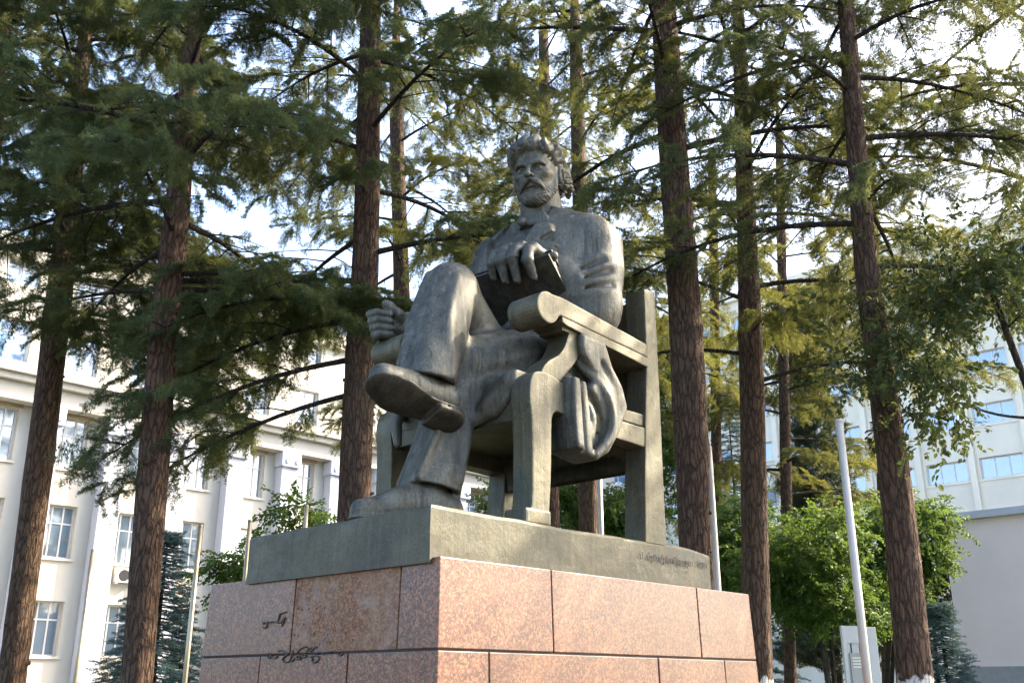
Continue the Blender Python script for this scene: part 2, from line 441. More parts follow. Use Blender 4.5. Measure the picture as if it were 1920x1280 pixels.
# seat, rails, back
box('seat', (1.12, 0.18, 1.0), (2.68, CW - 0.18, 1.19), M_BRONZE_CHAIR, chair, 0.02)
front = [(0.2, 1.2), (0.2, 0.86)] + [(0.24, 0.86)] + [(0.36, 0.87), (CW - 0.36, 0.87)] + [(CW - 0.24, 0.86), (CW - 0.2, 0.86), (CW - 0.2, 1.2)]
prism('front_rail', side(front), 0, 1.125, 1.26, M_BRONZE_CHAIR, chair, 0.01)
rear = [(0.2, 1.2), (0.2, 0.72)] + [(0.2 + 0.14 * (1 - math.sin(t)), 0.72 + 0.14 * (1 - math.cos(t))) for t in np.linspace(math.pi / 2, 0, 6)] if False else None
rr_ = [(0.2, 1.2), (0.2, 0.66)] + [(0.20 + 0.16 * (1 - math.cos(t)), 0.66 + 0.16 * math.sin(t)) for t in np.linspace(0, math.pi / 2, 6)] + [(CW - 0.20 - 0.16 * (1 - math.cos(t)), 0.66 + 0.16 * math.sin(t)) for t in np.linspace(math.pi / 2, 0, 6)] + [(CW - 0.2, 0.66), (CW - 0.2, 1.2)]
prism('rear_rail', side(rr_), 0, 2.62, 2.74, M_BRONZE_CHAIR, chair, 0.008)
prism('backrest', side([(0.22, 1.1), (CW - 0.22, 1.1), (CW - 0.22, 2.34), (0.22, 2.34)]), 0, 2.72, 2.83, M_BRONZE_CHAIR, chair, 0.015)

def smooth_np(V, F, it=1, lam=0.5):
    n = len(V)
    for _ in range(it):
        acc = np.zeros_like(V); cnt = np.zeros(n)
        for a, b in ((0, 1), (1, 2), (2, 3), (3, 0)):
            for x in range(3): acc[:, x] += np.bincount(F[:, a], V[F[:, b], x], n) + np.bincount(F[:, b], V[F[:, a], x], n)
            cnt += np.bincount(F[:, a], minlength=n) + np.bincount(F[:, b], minlength=n)
        V = V + lam * (acc / np.maximum(cnt, 1)[:, None] - V)
    return V
# the seated man --------------------------------------------------------------------
def build_figure():
    rng = np.random.RandomState(11)
    v = Vol((-0.12, -0.16, -0.06), (2.82, 2.32, 3.62), 0.0145)
    add, cut = v.add, v.cut
    # crossed shin
    add(chainp([(1.00, 0.93, 2.20), (0.87, 0.86, 1.90), (0.71, 0.78, 1.55), (0.57, 0.71, 1.25), (0.50, 0.68, 0.98)], [0.222, 0.246, 0.246, 0.240, 0.25], n=3), 0.0)
    kd = np.array([-0.20, -0.10, -1.0]); kd /= np.linalg.norm(kd)
    hd = np.array([0.16, -0.06, -0.98]); hd /= np.linalg.norm(hd); hc = np.array([0.57, 0.69, 1.12])
    # hem slants: higher at the front
    hn = np.array([0.16, -0.30, -0.95]); hn /= np.linalg.norm(hn)
    hn = np.array([-0.72, 0.08, -1.0]); hn /= np.linalg.norm(hn)
    cut(rbox(hc + hn * 0.3, (0.5, 0.5, 0.3), axes((1, 0, -0.1), -hn), 0.01), 0.015)
    cut(cap(hc + np.array([.05, .02, .14]), hc + np.array([-.06, -.02, -.22]), 0.185, 0.215), 0.015)
    # torso and jacket
    add(ell((2.22, 1.0, 1.58), (0.50, 0.66, 0.46)))
    add(ell((2.28, 1.0, 2.10), (0.42, 0.60, 0.55)), 0.25)
    add(ell((2.30, 1.04, 2.66), (0.43, 0.70, 0.58)), 0.25)
    add(ell((2.22, 1.36, 2.62), (0.34, 0.40, 0.52)), 0.2)
    add(chainp([(2.50, 0.47, 2.95), (2.42, 1.0, 3.00), (2.33, 1.50, 2.94)], [0.27, 0.30, 0.27]), 0.15)
    add(chainp([(2.52, 0.55, 3.06), (2.36, 0.84, 3.22)], [0.17, 0.18]), 0.14); add(chainp([(2.36, 1.45, 3.04), (2.30, 1.16, 3.20)], [0.17, 0.18]), 0.14)
    for sg in (-1, 1):
        Q = lambda pts: [(1.02 + sg * y, z) for y, z in pts]
        lo_, hi_ = ((1.55, 0.1, 1.9), (2.40, 1.02, 3.42)) if sg < 0 else ((1.45, 1.02, 1.9), (2.30, 1.95, 3.42))
        v.emboss(Q([(0.08, 1.95), (0.12, 2.30), (0.20, 2.70), (0.265, 3.05), (0.27, 3.40), (0.95, 3.40), (0.95, 1.95)]), 0.055, lo_, hi_)
        v.emboss(Q([(0.265, 3.05), (0.20, 2.72), (0.12, 2.30), (0.19, 2.36), (0.38, 2.52), (0.56, 2.80), (0.37, 2.885), (0.48, 2.985), (0.42, 3.10), (0.29, 3.13)]), 0.050, lo_, hi_)
    # neck, shirt collar
    add(cap((2.36, 0.99, 3.12), (2.27, 0.97, 3.62), 0.235, 0.20), 0.06)
    col = [(2.40 + 0.27 * math.cos(a), 0.99 + 0.27 * math.sin(a), 3.26 + 0.05 * math.cos(a)) for a in np.linspace(0, 2 * math.pi, 17)]
    add(chainp(col, 0.055, flat=(0, 0, 1), q=1.5), 0.03)
    # bow tie under the beard
    for sg in (-1, 1):
        add(cap((2.03, 0.96, 3.215), (2.07, 0.96 + sg * 0.19, 3.22), 0.036, 0.080, (1, 0, 0), 0.34), 0.012)
    add(ell((1.995, 0.96, 3.215), (0.05, 0.05, 0.055)), 0.008)
    # jacket lapels and front edges
    cut(chainp([(2.34, 0.70, 3.22), (2.15, 0.60, 3.02), (2.10, 0.56, 2.80), (2.16, 0.55, 2.58)], 0.022, n=4), 0.02)      # shoulder seam
    add(chainp([(2.56, 0.80, 3.38), (2.40, 0.73, 3.30), (2.20, 0.72, 3.16)], [0.045, 0.05, 0.04], n=4), 0.03)
    # waistcoat buttons and centre seam
    cut(chainp([(2.06, 1.0, 3.12), (1.93, 1.0, 2.85), (1.895, 1.0, 2.5)], 0.012), 0.02)
    for z, x in ((3.02, 2.0), (2.86, 1.925), (2.68, 1.895)):
        add(ell((x, 0.975, z), (0.03, 0.034, 0.034)), 0.006)
    # left arm (towards the viewer): sleeve, elbow on the arm rest, forearm up to the book
    add(chainp([(2.50, 0.44, 2.94), (2.43, 0.34, 2.62), (2.30, 0.30, 2.26)], [0.270, 0.25, 0.24], n=3), 0.10)
    add(chainp([(2.30, 0.30, 2.20), (2.19, 0.37, 2.32), (2.02, 0.52, 2.53)], [0.25, 0.21, 0.165], n=3), 0.10)
    add(chainp([(2.28, 0.26, 2.06), (2.20, 0.26, 2.05), (2.12, 0.27, 2.06)], [0.19, 0.15, 0.09], n=3), 0.10)
    # sleeve folds: pulls that run round the arm from the armpit and the crook of the elbow
    Sa, Ea = np.array([2.50, 0.44, 2.94]), np.array([2.30, 0.30, 2.22]); e1 = np.array([-0.653, -0.757, 0.0]); e2 = np.array([0.757, -0.653, 0.0])
    def round_arm(t0, th0, th1, slope, off, n=7):
        out = []
        for th in np.linspace(math.radians(th0), math.radians(th1), n):
            t = t0 - slope * th / 1.05; R_ = 0.270 - 0.03 * t; out.append(Sa + (Ea - Sa) * t + (R_ + off) * (e1 * math.cos(th) + e2 * math.sin(th)) + np.array([0, 0, 0.05 * (t > 2)]))
        return out
    tap = lambda r, n=7: r * np.sin(np.linspace(0.25, math.pi - 0.15, n)) ** 0.7
    for t0, a, b_, sl, r in ((0.34, -75, 5, 0.24, 0.036), (0.54, -85, 25, 0.22, 0.042), (0.74, -85, 40, 0.16, 0.042), (0.94, -75, 35, 0.06, 0.038)):
        add(chainp(round_arm(t0, a, b_, sl, -0.004), tap(r)), 0.06)
    for t0, a, b_, sl, r in ((0.44, -75, 5, 0.22, 0.012), (0.64, -80, 25, 0.18, 0.014), (0.84, -78, 30, 0.10, 0.012)):
        cut(chainp(round_arm(t0, a, b_, sl, 0.016), tap(r)), 0.075)
    # cuff
    cd = np.array([-0.55, 0.50, 0.62]); cd /= np.linalg.norm(cd)
    # right arm (far side) and its sleeve
    add(chainp([(2.32, 1.54, 2.92), (2.22, 1.68, 2.58), (2.12, 1.78, 2.22)], [0.27, 0.26, 0.24], n=3), 0.10)
    add(chainp([(2.18, 1.80, 2.20), (1.80, 1.84, 2.12), (1.42, 1.88, 2.12)], [0.24, 0.21, 0.17], n=3), 0.08)
    add(cap((1.46, 1.88, 2.12), (1.36, 1.89, 2.125), 0.178, 0.178), 0.01)
    # thigh of the standing (left) leg and the crossed (right) leg
    add(chainp([(2.15, 0.72, 1.56), (1.60, 0.72, 1.54), (1.12, 0.82, 1.44)], [0.38, 0.34, 0.27], n=3), 0.08)
    add(chainp([(2.15, 1.28, 1.58), (1.62, 1.14, 1.78), (1.06, 0.95, 2.16)], [0.38, 0.29, 0.225], n=3), 0.12)
    # standing shin in a wide trouser leg
    add(chainp([(1.10, 0.84, 1.42), (0.98, 0.86, 1.05), (0.82, 0.83, 0.62), (0.655, 0.79, 0.20)], [0.26, 0.235, 0.24, 0.275], n=3), 0.03)
    sd = np.array([-0.30, 0.03, -1.0]); sd /= np.linalg.norm(sd); sc = np.array([0.67, 0.79, 0.285])
    cut(rbox(sc + sd * 0.3, (0.6, 0.6, 0.3), axes((1, 0, -0.15), -sd), 0.01), 0.015)
    cut(cap(sc - sd * 0.10, sc + sd * 0.2, 0.20, 0.245), 0.02)
    # front creases and folds of the trousers
    add(chainp([(0.78, 0.99, 2.28), (0.63, 0.97, 1.9), (0.48, 0.88, 1.55), (0.35, 0.80, 1.30)], [0.02, 0.035, 0.04, 0.035], n=4), 0.07)
    add(chainp([(0.88, 0.70, 2.2), (0.72, 0.62, 1.85), (0.64, 0.55, 1.55), (0.62, 0.48, 1.2)], [0.02, 0.03, 0.04, 0.03], n=4), 0.08)
    cut(chainp([(0.54, 0.84, 1.75), (0.42, 0.75, 1.5), (0.34, 0.69, 1.27)], [0.002, 0.018, 0.02], n=4), 0.09)
    for pts, r in (([(1.85, 0.45, 1.70), (1.45, 0.45, 1.56), (1.15, 0.56, 1.44)], 0.03), ([(1.95, 0.46, 1.46), (1.5, 0.44, 1.36), (1.15, 0.55, 1.28)], 0.035),
                   ([(0.80, 0.72, 1.0), (0.62, 0.66, 0.7), (0.44, 0.66, 0.36)], 0.03), ([(1.05, 0.66, 1.1), (0.93, 0.60, 0.7), (0.82, 0.56, 0.35)], 0.03)):
        add(chainp(pts, [r * 0.5, r, r * 0.6], n=4), 0.07)
    for pts, r in (([(1.9, 0.37, 1.60), (1.45, 0.36, 1.48), (1.10, 0.43, 1.34)], 0.025), ([(1.18, 0.40, 1.56), (1.06, 0.48, 1.36), (1.04, 0.50, 1.1)], 0.016)):
        cut(chainp(pts, [r * 0.4, r, r * 0.5][:len(pts)], n=4), 0.05)
    # shoe on the slab
    add(cap((0.70, 0.79, 0.45), (0.68, 0.77, 0.16), 0.135, 0.15), 0.03)
    add(chainp([(0.80, 0.70, 0.13), (0.52, 0.79, 0.14), (0.22, 0.90, 0.085), (0.12, 0.93, 0.075)], [0.14, 0.15, 0.115, 0.095], n=3), 0.05)
    add(cap((0.62, 0.77, 0.26), (0.36, 0.85, 0.15), 0.12, 0.10), 0.08)
    add(chainp([(0.82, 0.69, 0.015), (0.50, 0.80, 0.015), (0.15, 0.92, 0.015)], [0.155, 0.155, 0.14], flat=(0, 0, 1), q=0.22), 0.01)
    cut(rbox((0.5, 0.8, -0.2), (0.9, 0.6, 0.18)), 0.0)
    # book on the lap: boards and page block
    tl, tr = np.array([1.46, 1.16, 2.49]), np.array([1.71, 0.36, 2.59]); dn = np.array([0.70, 0.02, -0.74]); dn /= np.linalg.norm(dn)
    bx = tr - tl; bw = np.linalg.norm(bx); BM = axes(bx, -dn); bn = BM[:, 1]
    if bn[0] < 0: bn = -bn
    mid = (tl + tr) / 2 + dn * 0.48
    book = (mid, bw, BM, bn, dn)
    # coat skirt: hangs over the side of the seat
    add(polyp([(1.49, 1.27), (1.495, 0.95), (1.525, 0.655), (1.70, 0.625), (1.86, 0.605), (2.04, 0.70), (2.20, 0.90), (2.335, 1.16), (2.27, 1.34), (2.13, 1.50), (2.03, 1.72), (1.70, 1.72), (1.62, 1.45), (1.56, 1.33)], 1, -0.035, 0.26, 0.045), 0.04)
    cut(polyp([(1.60, 1.70), (1.72, 1.30), (1.92, 1.10), (1.98, 0.95), (1.93, 0.80), (1.82, 0.68), (1.80, 0.90), (1.70, 1.20), (1.56, 1.36), (1.45, 1.5)], 1, -0.3, 0.035, 0.03), 0.05)
    cut(polyp([(1.50, 1.75), (1.60, 1.36), (1.76, 1.22), (1.90, 1.34), (1.72, 1.52), (1.66, 1.72)], 1, -0.3, 0.14, 0.03), 0.05)
    add(polyp([(1.505, 1.27), (1.60, 1.28), (1.615, 1.0), (1.64, 0.645), (1.535, 0.66), (1.505, 0.95)], 1, -0.085, 0.10, 0.022), 0.02)
    add(polyp([(1.645, 1.28), (1.72, 1.26), (1.755, 1.0), (1.785, 0.62), (1.70, 0.64), (1.675, 0.95)], 1, -0.055, 0.10, 0.022), 0.02)
    add(chainp([(1.72, 0.14, 1.24), (1.80, 0.05, 1.12), (1.84, 0.01, 0.98), (1.82, 0.0, 0.80)], [0.04, 0.045, 0.045, 0.03], n=3), 0.03)
    add(chainp([(1.66, 0.22, 1.66), (1.78, 0.08, 1.46), (1.97, -0.035, 1.24), (2.045, -0.055, 1.02), (2.00, -0.05, 0.82), (1.83, -0.03, 0.64)], [0.035, 0.04, 0.045, 0.05, 0.05, 0.04], n=4), 0.02)
    cut(chainp([(1.625, 0.0, 1.24), (1.640, -0.04, 0.95), (1.672, -0.05, 0.64)], [0.016, 0.022, 0.020], n=3), 0.012)
    cut(chainp([(1.53, 0.06, 1.40), (1.56, -0.03, 1.30), (1.66, -0.02, 1.32)], 0.03, n=3), 0.05)
    cut(chainp([(1.98, 0.0, 1.5), (2.13, -0.075, 1.26), (2.17, -0.085, 1.05), (2.08, -0.085, 0.82)], [0.01, 0.03, 0.035, 0.02], n=3), 0.08)
    # coat edge flung over the seat front and the hanging lining under the thigh
    add(polyp([(0.20, 1.30), (0.20, 1.16), (0.30, 1.02), (0.44, 0.92), (0.60, 0.90), (0.68, 1.05), (0.66, 1.24), (0.36, 1.26)], 0, 1.06, 1.55, 0.05), 0.10)
    add(chainp([(1.75, 0.40, 1.32), (1.30, 0.33, 1.27), (1.10, 0.30, 1.22)], [0.10, 0.08, 0.06], n=3), 0.06)
    cut(chainp([(1.03, 0.24, 1.18), (1.02, 0.36, 1.04), (1.02, 0.46, 0.94)], [0.01, 0.03, 0.02], n=3), 0.04)
    add(chainp([(1.16, 0.34, 1.20), (1.07, 0.50, 1.06), (1.06, 0.62, 0.92)], [0.06, 0.055, 0.035], n=3), 0.05)
    add(chainp([(1.9, 1.72, 1.3), (1.35, 1.70, 1.25), (1.0, 1.60, 1.12), (0.98, 1.55, 0.85)], [0.12, 0.10, 0.07, 0.04], n=3), 0.06)
    body = v.nets()
    return body, book
def build_foot():
    v = Vol((-0.35, 0.2, 0.55), (1.1, 1.1, 1.5), 0.010)
    add, cut = v.add, v.cut
    # crossed foot: shoe with toe raised, sole and heel below
    add(cap((0.63, 0.74, 1.36), (0.65, 0.68, 1.05), 0.12, 0.135), 0.02)
    fx = np.array([-0.72, 0.05, 0.10]); fx /= np.linalg.norm(fx); fu = np.array([0.15, 0.42, 0.88]); FM = axes(fx, fu); fu = FM[:, 2]; fs = FM[:, 1]
    heel = np.array([0.675, 0.625, 0.935])
    FK = 0.94; P = lambda a, s, u: heel + (fx * a + fs * s + fu * u) * FK
    add(chainp([P(0, 0, 0.09), P(0.25, 0, 0.10), P(0.50, 0.01, 0.075), P(0.66, 0.02, 0.075)], [0.15, 0.152, 0.14, 0.115], n=3), 0.05)
    add(cap(P(0.05, 0, 0.15), P(0.34, 0, 0.085), 0.13, 0.125), 0.08)
    up = v.nets(); v = Vol((-0.35, 0.2, 0.55), (1.1, 1.1, 1.5), 0.010); add, cut = v.add, v.cut
    add(chainp([P(-0.02, 0, -0.075), P(0.16, 0, -0.075), P(0.30, 0, -0.075), P(0.52, 0.01, -0.06), P(0.68, 0.02, -0.035)], [0.15, 0.14, 0.15, 0.19, 0.145], flat=fu, q=0.22, n=2), 0.012)
    add(chainp([P(-0.02, 0, -0.12), P(0.14, 0, -0.12)], [0.145, 0.138], flat=fu, q=0.36), 0.0)
    cut(rbox(P(0.255, 0, -0.155), (0.075, 0.2, 0.06), FM, 0.01), 0.01)
    cut(rbox(P(0.05, 0, -0.225), (0.4, 0.3, 0.06), FM, 0.005), 0.01)
    return up, v.nets()
def build_head():
    rng = np.random.RandomState(5)
    H = 0.80; yaw, pit, roll = math.radians(25), math.radians(9), math.radians(3)
    fw = np.array([-math.cos(yaw) * math.cos(pit), -math.sin(yaw) * math.cos(pit), -math.sin(pit)])
    lf = np.array([math.sin(yaw), -math.cos(yaw), 0.0]); upv = np.cross(fw, lf)
    lf, upv = lf * math.cos(roll) + upv * math.sin(roll), upv * math.cos(roll) - lf * math.sin(roll)
    M = np.stack([fw, lf, upv], 1); hc = np.array([2.22, 0.945, 3.79]); SZ = 0.84
    HB = lambda x: x if x > -0.12 else -0.12 + (x + 0.12) * 0.74
    SY = 0.94; T = lambda x, y, z: hc + H * (M @ np.array([HB(x), y * SY, z * SZ]))
    v = Vol(hc - 0.62, hc + 0.62, 0.0065)
    E = lambda c, r: ell(T(*c), np.array(r) * H * np.array([1, SY, SZ]), M)
    def CH(pts, rad, n=0, flat=None, q=1.0):
        rad = np.array(rad) * H if np.ndim(rad) else rad * H
        return chainp([T(*p) for p in pts], rad, None if flat is None else M @ np.array(flat), q, n)
    add, cut = v.add, v.cut
    add(E((-0.07, 0, 0.13), (0.40, 0.30, 0.35)))
    add(E((0.10, 0, -0.12), (0.27, 0.245, 0.37)), 0.08)
    add(E((0.16, 0, 0.19), (0.20, 0.235, 0.20)), 0.06)
    add(CH([(-0.10, 0, -0.30), (-0.16, 0, -0.75)], [0.24, 0.27]), 0.05)
    for s in (-1, 1):
        add(E((0.225, s * 0.180, -0.055), (0.095, 0.075, 0.075)), 0.05)          # cheekbone
        cut(E((0.405, s * 0.112, 0.012), (0.082, 0.072, 0.050)), 0.030)          # socket
        add(CH([(0.368, s * 0.028, 0.066), (0.380, s * 0.075, 0.092), (0.352, s * 0.150, 0.104), (0.285, s * 0.212, 0.065)], [0.028, 0.034, 0.030, 0.014], 3), 0.018)
        ce = np.array([0.292, s * 0.110, 0.008])
        add(E(ce, (0.054, 0.054, 0.050)), 0.004)                                 # eyeball
        arcu = [ce + 0.060 * np.array([math.cos(e) * math.cos(a), math.cos(e) * math.sin(a), math.sin(e)]) for a, e in zip(np.linspace(-0.95, 0.95, 9), 0.42 * np.cos(np.linspace(-1.3, 1.3, 9)))]
        arcl = [ce + 0.058 * np.array([math.cos(e) * math.cos(a), math.cos(e) * math.sin(a), math.sin(e)]) for a, e in zip(np.linspace(-0.95, 0.95, 9), -0.38 * np.cos(np.linspace(-1.3, 1.3, 9)))]
        add(CH(arcu, 0.013), 0.005); add(CH(arcl, 0.010), 0.008)
        cut(E(ce + (0.054, 0, 0.006), (0.012, 0.019, 0.019)), 0.004)
        add(CH([(0.335, s * 0.065, -0.050), (0.315, s * 0.125, -0.068)], [0.014, 0.012]), 0.03)
    add(CH([(0.362, 0, 0.078), (0.400, 0, 0.015), (0.445, 0, -0.065), (0.466, 0, -0.105)], [0.032, 0.029, 0.033, 0.035], 3), 0.022)
    for s in (-1, 1):
        add(E((0.418, s * 0.043, -0.112), (0.042, 0.028, 0.030)), 0.012)
        cut(E((0.447, s * 0.024, -0.138), (0.018, 0.011, 0.012)), 0.008)
        cut(CH([(0.395, s * 0.080, -0.110), (0.362, s * 0.125, -0.165), (0.325, s * 0.150, -0.215)], [0.006, 0.015, 0.010], 3), 0.030)
        cut(CH([(0.392, s * 0.016, 0.080), (0.372, s * 0.020, 0.140)], [0.011, 0.006]), 0.014)
    for z in (0.195, 0.24): cut(CH([(0.345, -0.10, z), (0.365, 0, z - 0.008), (0.345, 0.10, z)], 0.007, 3), 0.02)
    # beard and moustache
    add(E((0.225, 0, -0.375), (0.155, 0.165, 0.145)), 0.05)
    add(E((0.275, 0, -0.455), (0.095, 0.105, 0.085)), 0.06)
    for s in (-1, 1):
        add(CH([(0.03, s * 0.262, 0.02), (0.06, s * 0.255, -0.14), (0.11, s * 0.215, -0.28), (0.22, s * 0.12, -0.39)], [0.030, 0.042, 0.060, 0.085], 3), 0.05)
    add(E((0.27, 0, -0.24), (0.115, 0.135, 0.10)), 0.03)
    cut(CH([(0.350, -0.115, -0.262), (0.392, -0.05, -0.238), (0.402, 0, -0.234), (0.392, 0.05, -0.238), (0.350, 0.115, -0.262)], [0.010, 0.015, 0.015, 0.015, 0.010], 3), 0.010)
    add(CH([(0.352, -0.070, -0.262), (0.376, 0, -0.264), (0.352, 0.070, -0.262)], [0.012, 0.022, 0.012], 3), 0.010)
    cut(CH([(0.345, -0.07, -0.305), (0.372, 0, -0.305), (0.345, 0.07, -0.305)], [0.006, 0.016, 0.006], 3), 0.025)
    for s in (-1, 1):
        for j in range(3):
            o = j * 0.020
            add(CH([(0.425 - o * 0.5, s * 0.008, -0.160 - o * 0.3), (0.410 - o * 0.3, s * 0.065, -0.185 - o * 0.8), (0.362, s * 0.130, -0.228 - o), (0.300, s * 0.172, -0.300 - o)], [0.016, 0.022, 0.020, 0.008], 3), 0.006)
    # beard curls
    for i in range(0):
        a = rng.uniform(-1.75, 1.75); z = rng.uniform(-0.62, -0.20)
        w = 0.19 if z > -0.45 else 0.19 - (-0.45 - z) * 0.5
        x0 = 0.235 + (0.17 if z > -0.45 else 0.17 - (-0.45 - z) * 0.5) * math.cos(a) - max(0, z + 0.34) * 1.1; y0 = (w + 0.025 + max(0, z + 0.40) * 0.25) * math.sin(a)
        if x0 > 0.22 and z > -0.37 and abs(y0) < 0.17: continue
        c = np.array([x0, y0, z]); t = np.array([rng.uniform(-.4, .4) * 0.06, rng.uniform(-1, 1) * 0.03, -0.055])
        m = rng.uniform(-0.02, 0.02, 3)
        add(CH([c - t * 0.5, c + m * 0.6, c + t * 0.5], [0.010, 0.019, 0.008], 2), 0.008)
    # ears
    for s in (-1, 1):
        ec = (-0.045, s * 0.305, -0.02)
        add(E(ec, (0.07, 0.03, 0.12)), 0.02)
        ring = [(-0.045 + 0.068 * math.cos(a) - 0.02 * math.sin(a), s * (0.335 + 0.012 * -math.cos(a)), 0.0 + 0.118 * math.sin(a) - 0.012) for a in np.linspace(-1.9, 3.6, 16)]
        add(CH(ring, 0.020), 0.008)
        cut(E((-0.030, s * 0.352, 0.0), (0.038, 0.03, 0.075)), 0.012)
        add(E((-0.012, s * 0.305, -0.125), (0.032, 0.022, 0.04)), 0.015)
        add(E((0.022, s * 0.295, -0.03), (0.02, 0.025, 0.03)), 0.01)
    # hair: a swept-back mass with separate wavy locks
    add(E((-0.13, 0, 0.17), (0.405, 0.325, 0.365)), 0.03)
    def lock(pts, r):
        P = spline(np.column_stack([np.array(pts, float), np.linspace(r, r * 0.6, len(pts))]), 4)
        add(CH(P[:, :3], P[:, 3]), 0.014)
        d = np.array(pts, float); sh = np.array([0.0, 0.0, 0.0])
    for i in range(15):                                  # from the hairline up and back
        y = -0.24 + 0.48 * i / 14 + rng.uniform(-.012, .012); fz = 0.30 + 0.10 * math.cos(y * 5.5) + rng.uniform(-.02, .02); fxx = 0.31 - 1.5 * y * y
        wv = rng.uniform(-.035, .035); pk = 0.475 + rng.uniform(-.03, .03) - 1.0 * y * y
        if i % 3 == 1: pk -= 0.03
        lock([(fxx, y, fz), (fxx + 0.02, y + wv, pk - 0.03), (fxx - 0.16, y * 1.1 - wv, pk + 0.045), (fxx - 0.36, y * 1.25 + wv, pk + 0.0), (fxx - 0.56, y * 1.3, pk - 0.16), (fxx - 0.68, y * 1.2, pk - 0.36)], 0.048 + rng.uniform(0, .016))
    for s in (-1, 1):
        for i in range(13):                              # side locks over the ears to the nape
            z = 0.34 - 0.035 * i + rng.uniform(-.015, .015); w = rng.uniform(-.03, .03)
            x0 = 0.20 - 0.03 * i if i < 5 else 0.05 - 0.05 * (i - 4)
            lock([(x0, s * (0.245 + 0.010 * i if i < 8 else 0.30), z), (x0 - 0.10, s * (0.325 + 0.03 * abs(w) * 10), z + 0.03 + w), (x0 - 0.22, s * 0.345, z - 0.03 - w), (x0 - 0.32, s * 0.325, z + w * 0.5), (x0 - 0.40, s * 0.26, z - 0.08)], 0.046 + rng.uniform(0, .014))
        for i in range(6):                               # curls behind the ear
            x = -0.19 - 0.035 * i; z0 = 0.20
            lock([(x, s * 0.32, z0), (x - 0.03, s * 0.350, z0 - 0.09), (x + 0.02, s * 0.325, z0 - 0.19), (x + 0.02, s * 0.275, z0 - 0.27), (x + 0.07, s * 0.22, z0 - 0.33)], 0.040)
    for i in range(9):                                   # back of the head
        y = -0.28 + 0.07 * i
        lock([(-0.42, y, 0.30), (-0.50, y + 0.02, 0.10), (-0.46, y - 0.03, -0.06), (-0.40, y * 0.9 + 0.02, -0.17), (-0.30, y * 0.8, -0.27)], 0.05)
    # quiff: two heavy waves over the brow
    for y, z, r in ((-0.17, 0.40, 0.085), (-0.05, 0.455, 0.092), (0.07, 0.455, 0.085)):
        lock([(0.27, y - 0.03, z - 0.11), (0.345, y, z - 0.04), (0.28, y + 0.03, z + 0.045), (0.12, y + 0.03, z + 0.065), (-0.06, y + 0.05, z + 0.055)], r)
    V, F = v.nets(); V = smooth_np(V, F, 1)
    # comb strands into hair and beard
    q = ((V - hc) @ M) / H; q[:, 2] /= SZ; q[:, 1] /= SY; x, y, z = q.T; x = np.where(x < -0.12, -0.12 + (x + 0.12) / 0.74, x)
    sm = lambda a, b, t: np.clip((t - a) / (b - a), 0, 1) ** 2 * (3 - 2 * np.clip((t - a) / (b - a), 0, 1))
    rad = np.sqrt(x ** 2 + y ** 2 + z ** 2) + 1e-6
    hairline = 0.285 + 0.06 * np.cos(y * 9) - 1.3 * np.maximum(0, np.abs(y) - 0.17)
    hair = np.maximum(sm(-0.01, 0.06, z - hairline), sm(0.0, 0.07, -0.03 - x) * sm(-0.33, -0.2, z)) * sm(-0.40, -0.28, z)
    ear = sm(0.13, 0.07, np.abs(x + 0.04)) * sm(0.16, 0.11, np.abs(z + 0.02)) * sm(0.28, 0.30, np.abs(y)); hair = hair * (1 - ear)
    a = np.arctan2(y, z + 0.15)
    w1 = np.sin(a * 11 + 2.2 * np.sin(6.5 * x + 2 * z + 1.0) + 1.3 * np.sin(13 * z + 5 * x)); w2 = np.sin(a * 27 + 3.0 * np.sin(9 * x + 5 * z) + 8 * x)
    dh = hair * (-0.042 * (1 - np.abs(w1)) ** 2.2 - 0.012 * (1 - np.abs(w2)) ** 2 + 0.012)
    beard = sm(-0.20, -0.30, z + 0.35 * np.maximum(0, 0.22 - np.abs(y)) * (x > 0.2)) * sm(-0.70, -0.60, z) * sm(-0.02, 0.06, x)
    lipz = sm(0.16, 0.11, np.abs(y)) * sm(0.06, 0.03, np.abs(z + 0.255)) * sm(0.25, 0.3, x); beard = beard * (1 - lipz)
    b1 = np.sin(y * 48 + 2.6 * np.sin(z * 26 + y * 9) + 9 * x); b2 = np.sin(y * 95 + z * 30 + 2 * np.sin(z * 40))
    db = beard * (-0.015 * (1 - np.abs(b1)) ** 1.8 - 0.012 * (1 - np.abs(b2)) ** 2 + 0.010)
    dirn = np.stack([x, y, z], 1) / rad[:, None]; dirn[:, 2] *= SZ
    V = V + (dirn @ M.T) * (dh + db)[:, None] * H
    return V, F
